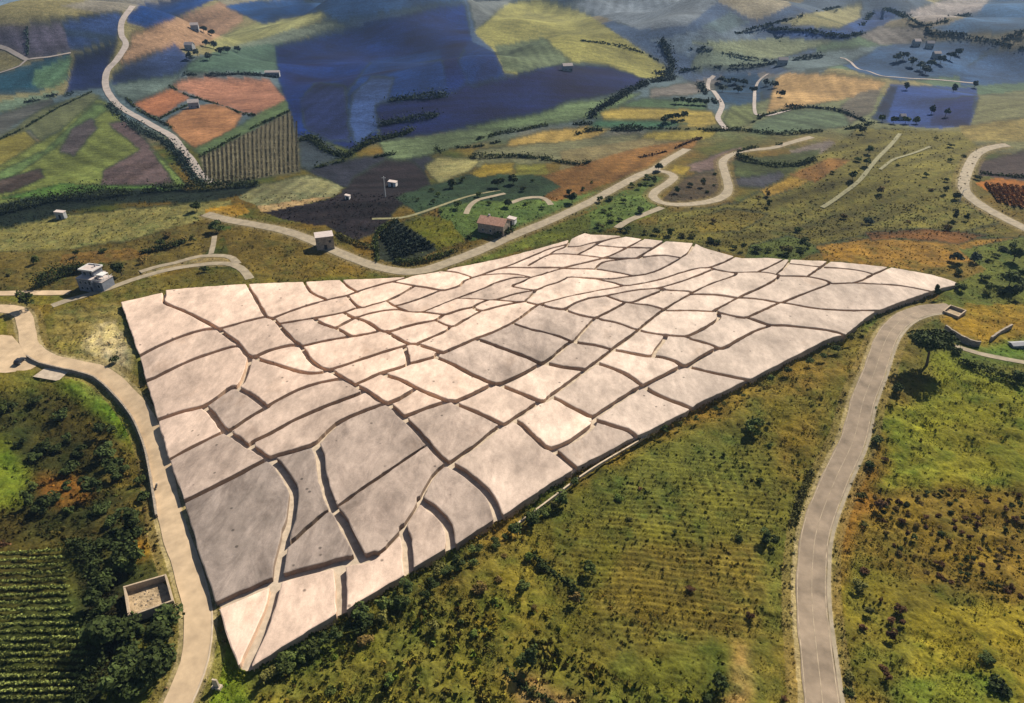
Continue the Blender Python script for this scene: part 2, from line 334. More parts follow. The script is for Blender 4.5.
# ------------------------------------------------------------------ the land: colours of fields, painted in this order (picture outline, colour seen)
ZONES = [
 # far left
 ((110,130,150),[(-60,-40),(60,-40),(60,10),(0,22),(-60,28)]),
 ((145,138,122),[(-60,32),(0,27),(45,21),(90,18),(140,7),(190,-6),(150,-12),(55,7),(40,17),(0,23),(-60,28)]),
 ((86,82,98),[(-60,32),(0,27),(110,13),(123,12),(118,40),(70,52),(30,60),(0,48),(-60,40)]),
 ((66,80,118),[(62,20),(110,13),(123,12),(118,40),(70,52)]),
 ((58,92,100),[(-60,75),(0,72),(70,52),(68,80),(40,92),(0,95),(-60,100)]),
 ((86,116,88),[(35,70),(72,55),(66,82),(52,88),(32,86)]),
 ((52,60,100),[(75,55),(118,40),(116,50),(108,68),(104,88),(66,92),(70,75)]),
 ((38,75,132),[(128,14),(140,6),(208,-10),(222,-4),(170,20),(130,34),(126,25)]),
 ((166,128,92),[(132,34),(170,20),(220,2),(248,4),(242,22),(205,45),(160,52),(122,65),(118,60),(130,45)]),
 ((140,134,108),[(215,0),(262,-8),(340,-12),(330,8),(262,26),(250,16)]),
 ((142,142,78),[(205,47),(240,28),(300,8),(345,0),(350,8),(290,30),(250,42),(215,52)]),
 ((45,80,125),[(225,6),(262,0),(345,-8),(352,4),(300,16),(262,24)]),
 ((72,80,112),[(112,75),(125,64),(175,45),(192,60),(178,75),(140,84),(112,84)]),
 ((104,116,98),[(215,52),(290,30),(335,18),(345,26),(285,43)]),
 ((78,102,86),[(190,62),(220,50),(285,42),(277,72),(185,73)]),
 ((90,105,100),[(112,84),(180,75),(172,88),(135,100),(118,95)]),
 ((172,106,62),[(133,103),(172,88),(190,97),(160,118),(145,112)]),
 ((166,110,80),[(170,86),(190,77),(268,79),(287,100),(255,115),(215,103)]),
 ((166,114,68),[(165,122),(192,105),(215,104),(243,113),(235,128),(195,148),(178,135)]),
 ((84,106,64),[(192,150),(240,125),(287,98),(298,108),(258,127),(205,156)]),
 ((104,98,74),[(200,157),(258,128),(290,112),(300,145),(299,172),(215,187),(203,175)]),
 ((82,84,80),[(-60,128),(0,115),(50,95),(55,103),(0,132),(-60,142)]),
 ((104,124,104),[(-60,112),(0,101),(60,91),(52,97),(0,113),(-60,126)]),
 ((94,100,64),[(0,137),(40,110),(90,92),(101,96),(62,128),(40,140),(30,130)]),
 ((130,122,50),[(-60,142),(0,138),(25,131),(37,142),(25,152),(0,167),(-60,185)]),
 ((104,114,54),[(-60,222),(0,165),(60,130),(98,98),(112,105),(125,120),(145,140),(165,160),(185,185),(180,195),(120,190),(60,205),(0,217)]),
 ((90,112,62),[(-60,200),(0,172),(45,150),(95,103),(112,106),(80,130),(40,158),(0,185),(-60,215)]),
 ((88,80,82),[(72,128),(92,118),(97,128),(74,156),(58,152)]),
 ((96,80,80),[(108,124),(125,120),(150,145),(178,182),(150,189),(100,186),(104,170),(140,150)]),
 ((84,72,66),[(-60,190),(0,180),(40,168),(45,178),(10,192),(-60,202)]),
 ((98,116,58),[(150,148),(165,162),(187,186),(180,192),(165,168)]),
 ((34,44,36),[(-60,206),(0,204),(60,190),(100,188),(170,186),(190,192),(258,182),(260,192),(200,202),(120,202),(60,212),(30,225),(0,225),(-60,232)]),
 ((84,116,52),[(0,198),(60,184),(150,186),(180,190),(100,190),(40,198)]),
 ((128,122,72),[(-60,236),(0,228),(60,215),(180,204),(230,200),(236,215),(190,235),(120,242),(60,250),(-60,254)]),
 ((142,140,100),[(238,197),(262,184),(310,175),(346,187),(330,198),(262,211),(255,206)]),
 ((166,140,100),[(256,206),(300,200),(335,196),(300,205),(262,212)]),
 ((164,128,48),[(205,209),(240,203),(250,212),(225,220),(208,216)]),
 ((98,86,44),[(-60,254),(60,250),(130,240),(210,217),(225,235),(200,256),(150,270),(120,290),(-60,305)]),
 ((120,94,48),[(60,255),(130,248),(150,256),(100,264),(60,266)]),
 ((112,96,46),[(220,232),(250,222),(300,240),(342,262),(330,276),(260,283),(230,256)]),
 ((150,132,92),[(138,272),(200,254),(232,255),(240,266),(180,268),(150,278)]),
 ((108,98,48),[(60,312),(120,287),(200,269),(245,270),(300,281),(250,285),(120,301),(75,316)]),
 ((120,108,62),[(55,312),(118,302),(140,380),(110,372),(85,355),(50,345)]),
 ((172,158,128),[(78,342),(116,320),(126,345),(132,372),(112,366),(90,352)]),
 # dark plough land, and the blue valley: bluish soil with shade put into the colour
 ((44,46,58),[(300,168),(345,160),(395,152),(432,156),(440,166),(400,178),(345,188)]),
 ((42,36,40),[(262,212),(330,199),(347,188),(352,178),(385,160),(412,160),(426,174),(433,186),(420,196),(400,206),(377,233),(357,241),(325,226),(290,221)]),
 ((60,70,78),[(299,140),(320,138),(346,155),(310,169),(300,168)]),
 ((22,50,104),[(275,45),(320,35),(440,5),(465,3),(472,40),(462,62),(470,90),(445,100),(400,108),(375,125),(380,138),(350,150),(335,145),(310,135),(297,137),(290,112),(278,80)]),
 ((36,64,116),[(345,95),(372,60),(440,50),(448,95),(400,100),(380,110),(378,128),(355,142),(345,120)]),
 ((74,88,126),[(352,95),(372,76),(394,78),(386,102),(380,128),(355,144),(349,120)]),
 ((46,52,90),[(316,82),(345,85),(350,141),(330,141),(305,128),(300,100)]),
 ((14,36,78),[(375,104),(410,98),(450,95),(470,80),(512,72),(560,64),(610,66),(650,78),(640,85),(610,95),(565,103),(540,115),(490,122),(470,128),(430,135),(380,139)]),  # navy ridge face, its shade put into the ground colour
 ((28,52,98),[(470,40),(500,55),(514,75),(470,86),(458,60)]),
 ((106,112,112),[(466,-8),(530,-12),(508,5),(492,28),(476,32)]),
 ((146,142,56),[(474,32),(505,5),(540,-4),(590,16),(630,42),(673,72),(665,79),(640,77),(600,63),(560,63),(520,73),(505,73),(495,52)]),
 ((88,102,70),[(494,46),(545,38),(572,61),(520,73),(505,71)]),  # shaded flank of the yellow hill, shade painted into the green
 ((104,122,84),[(380,141),(430,136),(475,129),(502,132),(485,141),(440,151),(400,161),(385,156)]),
 ((94,116,74),[(465,127),(540,114),(565,104),(620,96),(642,92),(605,116),(560,123),(520,129),(490,131)]),
 ((166,138,60),[(512,139),(540,132),(600,124),(614,128),(590,139),(540,146),(505,146)]),
 ((116,116,82),[(475,151),(510,146),(590,139),(642,133),(622,151),(560,161),(520,169),(470,166)]),
 ((76,106,66),[(618,106),(645,98),(706,101),(708,111),(640,108)]),
 ((170,148,48),[(600,111),(628,106),(712,111),(720,123),(700,129),(640,124),(603,119)]),
 ((58,96,72),[(598,119),(640,120),(692,123),(655,130),(588,128)]),
 ((152,136,44),[(648,132),(720,128),(712,137),(690,143),(640,139)]),
 ((128,116,76),[(560,151),(640,139),(690,141),(640,151),(600,166),(560,171)]),
 ((122,86,40),[(540,176),(590,162),(640,147),(702,138),(690,150),(640,173),(600,186),(560,201),(530,196)]),
 ((144,138,88),[(425,166),(440,156),(480,160),(470,171),(440,182),(430,176)]),
 ((52,72,50),[(395,197),(440,182),(470,174),(540,175),(560,186),(540,201),(500,216),(440,206),(420,216)]),
 ((150,128,38),[(470,173),(485,163),(515,162),(512,173),(480,177)]),
 ((118,116,44),[(516,164),(546,164),(548,174),(515,175)]),
 ((88,108,54),[(440,207),(480,201),(560,200),(600,190),(632,190),(590,211),(530,226),(470,241),(440,226)]),
 ((120,118,38),[(400,223),(430,215),(450,220),(464,241),(435,250),(405,233)]),
 ((52,58,46),[(378,240),(398,222),(420,234),(437,250),(420,260),(395,264),(378,260)]),
 ((98,106,44),[(420,273),(480,253),(540,231),(590,213),(640,201),(662,196),(650,216),(600,233),(580,233),(480,262),(400,279)]),
 ((86,102,48),[(590,212),(640,186),(655,175),(667,178),(650,195),(655,206),(620,226),(590,233)]),
 ((80,68,52),[(660,201),(682,180),(722,165),(724,195),(700,204),(670,205)]),
 ((128,106,100),[(685,166),(720,153),(742,147),(735,158),(722,169),(700,173),(690,171)]),
 ((154,132,46),[(675,165),(690,167),(685,176),(671,174)]),
 ((122,110,104),[(790,150),(830,141),(845,146),(800,162)]),
 ((76,86,46),[(735,160),(790,153),(822,149),(812,166),(770,179),(735,176)]),
 ((76,76,86),[(730,179),(780,172),(792,178),(770,189),(735,186)]),
 # right, beyond the road
 ((112,106,100),[(650,89),(700,80),(760,72),(782,75),(740,84),(690,95),(650,98)]),
 ((54,84,106),[(715,86),(725,75),(758,74),(767,100),(740,106),(718,101)]),
 ((108,118,66),[(730,106),(757,105),(757,120),(735,129),(722,126)]),
 ((50,76,96),[(760,82),(785,86),(792,98),(762,99)]),
 ((180,142,78),[(776,78),(786,73),(840,74),(887,82),(877,92),(840,100),(790,109),(767,112)]),
 ((90,110,80),[(755,122),(790,110),(842,111),(850,126),(790,133),(750,133)]),
 ((102,96,82),[(840,106),(860,92),(882,88),(872,112),(850,123)]),
 ((54,76,128),[(875,112),(891,84),(976,88),(979,100),(970,126),(940,129),(880,123)]),
 ((34,48,96),[(935,100),(976,95),(969,127),(930,126)]),
 ((30,54,84),[(871,119),(891,85),(898,86),(886,123)]),
 ((112,112,72),[(979,95),(1100,82),(1100,152),(960,152),(971,126)]),
 ((138,122,60),[(960,126),(1024,118),(1100,118),(1100,142),(960,141)]),
 ((152,146,90),[(780,23),(800,15),(862,4),(860,20),(840,27),(790,25)]),
 ((152,142,116),[(715,0),(770,-12),(792,4),(757,21),(740,13)]),
 ((96,112,128),[(650,41),(700,30),(722,22),(762,30),(740,46),(700,50),(690,56)]),
 ((84,104,112),[(700,28),(730,12),(750,22),(720,34)]),
 ((152,142,112),[(638,11),(668,14),(692,25),(660,25)]),
 ((122,132,96),[(690,42),(790,38),(836,40),(780,59),(752,59),(730,53)]),
 ((110,126,106),[(698,50),(740,53),(772,63),(740,67),(690,69)]),
 ((56,88,138),[(770,29),(840,28),(880,9),(902,12),(872,33),(840,41),(780,38)]),
 ((152,142,136),[(903,13),(950,-2),(1012,-10),(975,13),(925,23)]),
 ((80,110,136),[(1000,-10),(1100,-20),(1100,25),(1024,31),(960,36),(930,29),(975,15)]),
 ((122,116,110),[(858,36),(880,26),(920,27),(932,35),(925,43),(880,45)]),
 ((68,94,122),[(830,59),(880,46),(960,39),(1002,43),(990,66),(960,76),(900,81),(860,73),(845,66)]),
 ((96,112,116),[(770,62),(830,51),(882,45),(850,63),(800,73)]),
 ((74,100,132),[(960,71),(990,52),(1024,48),(1100,40),(1100,82),(1000,84),(960,86)]),
 ((60,86,120),[(300,-2),(360,-14),(470,-16),(462,2),(380,14),(340,24)]),
 ((110,120,130),[(560,4),(600,-8),(690,-14),(720,0),(690,24),(640,30),(600,16)]),
 # the hillside beyond the artwork on the right
 ((104,98,46),[(740,202),(800,168),(860,127),(960,132),(985,152),(960,200),(1000,222),(930,240),(860,236),(760,258),(650,236),(660,216)]),
 ((152,122,48),[(760,190),(800,172),(830,165),(800,186),(765,198)]),
 ((112,100,42),[(690,218),(730,208),(770,214),(740,232),(700,234)]),
 ((130,92,42),[(790,175),(830,158),(850,160),(815,182)]),
 ((84,94,42),[(750,245),(790,236),(830,250),(790,262),(745,258)]),
 ((142,108,44),[(816,246),(870,238),(940,240),(1014,238),(1006,250),(960,263),(920,271),(890,267),(825,259)]),
 ((118,80,40),[(865,233),(930,228),(988,235),(960,244),(900,238),(870,241)]),
 ((72,60,58),[(980,162),(1024,150),(1100,148),(1100,186),(1000,179),(978,176)]),
 ((172,108,42),[(975,182),(1000,178),(1100,192),(1100,216),(1010,206)]),
 ((92,98,40),[(960,250),(1030,235),(1100,240),(1100,320),(960,318),(930,300),(950,285),(985,270)]),
 ((150,116,34),[(955,308),(1024,303),(1040,330),(985,347),(955,337),(940,318)]),
 ((84,110,36),[(985,348),(1040,332),(1100,332),(1100,358),(1000,357),(960,346)]),
 ((108,114,34),[(926,348),(945,346),(990,372),(1040,392),(1100,400),(1100,440),(960,420),(880,440),(885,420),(930,385)]),
 ((116,114,34),[(905,430),(960,395),(1100,420),(1100,500),(950,492),(870,484),(872,450)]),
 ((104,106,34),[(880,410),(930,400),(925,450),(880,470)]),
 ((112,90,34),[(860,492),(920,486),(1024,491),(1100,488),(1100,604),(990,600),(930,582),(880,562),(842,542)]),
 ((92,86,30),[(838,560),(880,562),(950,590),(945,640),(890,690),(850,720),(838,640)]),
 ((128,116,36),[(910,620),(960,600),(1024,604),(1100,604),(1100,800),(940,800),(905,690)]),
 ((92,102,36),[(900,680),(980,670),(1024,690),(1024,800),(900,800)]),
 ((118,82,34),[(862,462),(880,432),(886,422),(880,500),(852,560),(846,625),(836,606),(845,530)]),
 # below the artwork
 ((94,90,36),[(430,600),(500,540),(610,462),(700,420),(800,400),(860,372),(845,430),(800,520),(790,600),(790,800),(300,800),(330,650)]),
 ((76,80,34),[(600,470),(700,424),(760,420),(720,470),(640,520),(570,510)]),
 ((104,90,38),[(630,548),(760,535),(772,600),(750,640),(640,625),(590,600)]),
 ((108,98,36),[(470,580),(530,550),(562,600),(530,642),(480,632)]),
 ((112,94,38),[(765,430),(830,400),(825,440),(790,500),(770,470)]),
 ((108,102,42),[(250,690),(330,660),(420,650),(520,680),(560,703),(500,800),(240,800)]),
 ((88,92,34),[(600,660),(720,640),(730,700),(600,760)]),
 ((176,140,84),[(724,640),(738,648),(750,690),(756,760),(738,800),(736,700)]),
 ((150,120,76),[(500,672),(530,682),(562,700),(570,720),(545,720),(510,692)]),
 # left hollow, vines
 ((44,42,22),[(-60,392),(20,386),(60,385),(110,420),(142,470),(152,520),(168,560),(170,620),(155,660),(110,760),(95,660),(90,600),(70,540),(0,548),(-60,556)]),
 ((100,112,32),[(-60,436),(0,438),(32,470),(22,505),(-60,525)]),
 ((138,92,38),[(30,482),(82,474),(92,500),(42,512)]),
 ((100,88,40),[(85,420),(118,430),(140,480),(148,520),(125,520),(100,470)]),
 ((112,104,42),[(0,372),(40,376),(60,384),(20,390),(-60,392),(-60,372)]),
 ((104,132,34),[(58,376),(90,378),(116,398),(144,432),(147,452),(122,434),(85,398)]),
 ((150,136,84),[(82,374),(112,384),(122,398),(100,396)]),
 ((156,108,34),[(118,548),(140,546),(150,560),(130,566)]),
 ((36,34,22),[(66,545),(90,545),(100,580),(130,580),(132,640),(160,640),(120,700),(80,720),(92,660),(84,610)]),
 ((96,96,36),[(130,650),(170,640),(185,620),(188,640),(168,700),(120,800),(95,720)]),
 ((40,44,20),[(-60,562),(20,548),(66,549),(72,580),(80,620),(92,655),(72,720),(40,800),(-60,800)]),
 ((104,122,34),[(213,612),(242,682),(256,720),(190,800),(198,690),(211,645)]),
 ((112,108,44),[(-10,294),(60,296),(70,306),(20,308),(-60,310)]),
 ((112,110,40),[(-60,312),(8,313),(20,325),(18,335),(-60,340)]),
]

# ------------------------------------------------------------------ roads and tracks: name, width, material, label, picture line
ROADS = [
 ('road', 6.4, 'asphalt', 'two-lane grey country road curving up the right side of the slabs',
  [(880,1050),(850,900),(830,800),(824,740),(822,703),(816,650),(811.5,602),(812,565),(817,527),(835,479),(853,440),(863,400),(873,375),(884,343),(893,328),(906,317),(926,310),(952,308)]),
 ('road', 5.3, 'pale_road', 'narrow pale road running along the left edge of the slabs',
  [(-70,312),(-20,309),(8,309),(22,314),(27,330),(29,343),(36,353),(48,359.5),(63,363.5),(80,367),(103,374),(124,392),(142,414),(154,440),(160,462),(166,492),(173,527),(186,565),(196,602),(198.5,627),(194.5,660),(183,692),(160,740),(135,800),(80,900),(0,1020)]),
 ('road', 5.4, 'track', 'pale road bending round the far side of the slabs past the stone hut',
  [(205,214),(228,220),(256,225),(281,230),(306,238),(326,247),(341,253.5),(361,261.5),(381,268),(406,272),(426,270),(446,263.5),(481,250),(511,236.5),(549,221),(587,203.5),(612,190),(639,175.5),(655,169),(669,159.5),(687,149)]),
 ('road', 4.6, 'track', 'pale road in a hairpin loop beyond the top corner of the slabs',
  [(655,170.5),(667,172.5),(674,177),(667,184),(656,191),(653,197),(661,202.5),(675,204.7),(694,204),(714,200.5),(725.5,194.7),(728.4,187),(725.5,175),(722.5,163.4),(726.4,157.6),(737,152.7),(753,150),(772,148),(786,144),(800,140),(812,137)]),
 ('path', 3.6, 'track', 'short pale track below the hairpin loop', [(617,228),(626,222),(636,217.5),(648,213),(662,207.5)]),
 ('road', 5.4, 'track', 'pale curved road at the right edge of the hillside',
  [(1008,145),(999,146),(985,149.5),(975,156),(967.5,170),(963.5,184),(967,194),(979,204),(999,215.5),(1023,227.5),(1055,243),(1095,264)]),
 ('road', 5.2, 'far_road', 'pale winding road climbing the far left hills',
  [(133,6),(130,10),(122,22),(121.5,35),(126,45),(117,60),(107,72),(106,87),(115,102),(135,116),(152,125.5),(170,135.5),(182,150),(192,162),(199,174),(212,184)]),
 ('road', 3.8, 'far_road', 'white farm road dropping through the yellow fields',
  [(714,76),(711,79),(708,84),(713,91),(717,96),(722,105),(720,112),(718,119),(726,130)]),
 ('path', 2.6, 'far_road', 'grey farm track between dark orchards', [(768,74),(761,79),(756,87),(754.5,96),(756,115),(768,116),(790,110)]),
 ('path', 2.6, 'far_road', 'light farm track crossing the far left fields', [(-40,82),(0,73),(20,66),(27,60),(50,57),(71,53)]),
 ('path', 4.0, 'far_road', 'light farm track joining from the left edge', [(-40,42),(0,47),(14,53),(27,60)]),
 ('path', 2.4, 'grass_track', 'straight pale green track climbing the right hillside', [(822,208),(833,201),(846,191.5),(856,184),(864,175.5),(878,158),(890,146),(900,134)]),
 ('path', 1.8, 'grass_track', 'thin bare track across the right hillside', [(880,170),(893,160),(902,157),(915,153),(930,147)]),
 ('path', 3.0, 'track', 'small bent drive above the red-roofed house', [(511,203),(524.6,198.3),(540,197.4),(548,201),(551,205)]),
 ('path', 2.6, 'track', 'thin drive behind the red-roofed house', [(466,214),(470,206),(478,200),(494,196),(505,193.5)]),
 ('path', 2.6, 'far_road', 'thin pale road above the deep blue field', [(840,58),(851,62.5),(876,74.5),(903,78),(930,79.5),(975,83.5)]),
 ('path', 3.4, 'track', 'curved sandy track above the far left edge of the slabs',
  [(52,306),(66,301),(88,295),(110,288),(140,277.5),(175,268.5),(215,263.5),(234,265),(244,271),(250,279)]),
 ('path', 3.0, 'track', 'upper sandy track bending behind the white house', [(140,272),(160,266),(175,263),(200,256.5),(228,256.5),(238,264)]),
 ('path', 2.2, 'track', 'short straight footpath down to the sandy track', [(214.5,236),(213.5,244),(211,254)]),
 ('path', 3.6, 'pale_road', 'pale lane ending at the white house', [(-60,294),(0,293.5),(30,293),(56,293),(70,292.5)]),
 ('path', 2.6, 'track', 'grassy track below the dry-stone wall on the right', [(936,343),(943,345),(959,347.5),(978.6,353.5),(999.7,358),(1024,362.5),(1060,368)]),
 ('path', 1.8, 'grass_track', 'thin field path beside the dark ploughed field', [(372,219),(400,218),(420,213),(440,206),(470,196),(500,190)]),
]
# ------------------------------------------------------------------ the white slab field: outline and fissures (picture positions of the block tops)
OUT_LEFT = [(121,302),(131,331),(139.7,357.6),(146,380),(158,419.4),(169.2,459),(184.5,502),(198.5,550),(217.4,605),(228,638),(238.5,666.6),(244,668)]
OUT_LOW = [(250,667.4),(334,614),(348,608),(402,575),(414,566.5),(444.5,548.5),(457,543),(494,518.6),(503.4,514.7),(549.5,483.5),(572,470),(580,465),(630,438.7),(641,434),(687,410.5),(696,404),(744,381),(753,377),(829.5,338),(846,334),(872,313),(880,309.5),(928,292),(943,287.5),(961,284.4)]
OUT_TOP = [(947.6,279),(929,274),(890,267),(829.5,261),(789.5,259.5),(767.6,257.5),(742.5,258),(734.7,256.4),(702,247),(695,243),(664,241),(641.7,238.6),(624.5,236),(590,234.4),(584.6,233),(569.7,239.4),(540,248),(497,259),(454.7,267.5),(443.8,270.7),(409.5,276.4),(375,278.5),(340.7,279.5),(304.7,281.6),(250,283.8),(164.7,290.3),(162.4,292.5)]
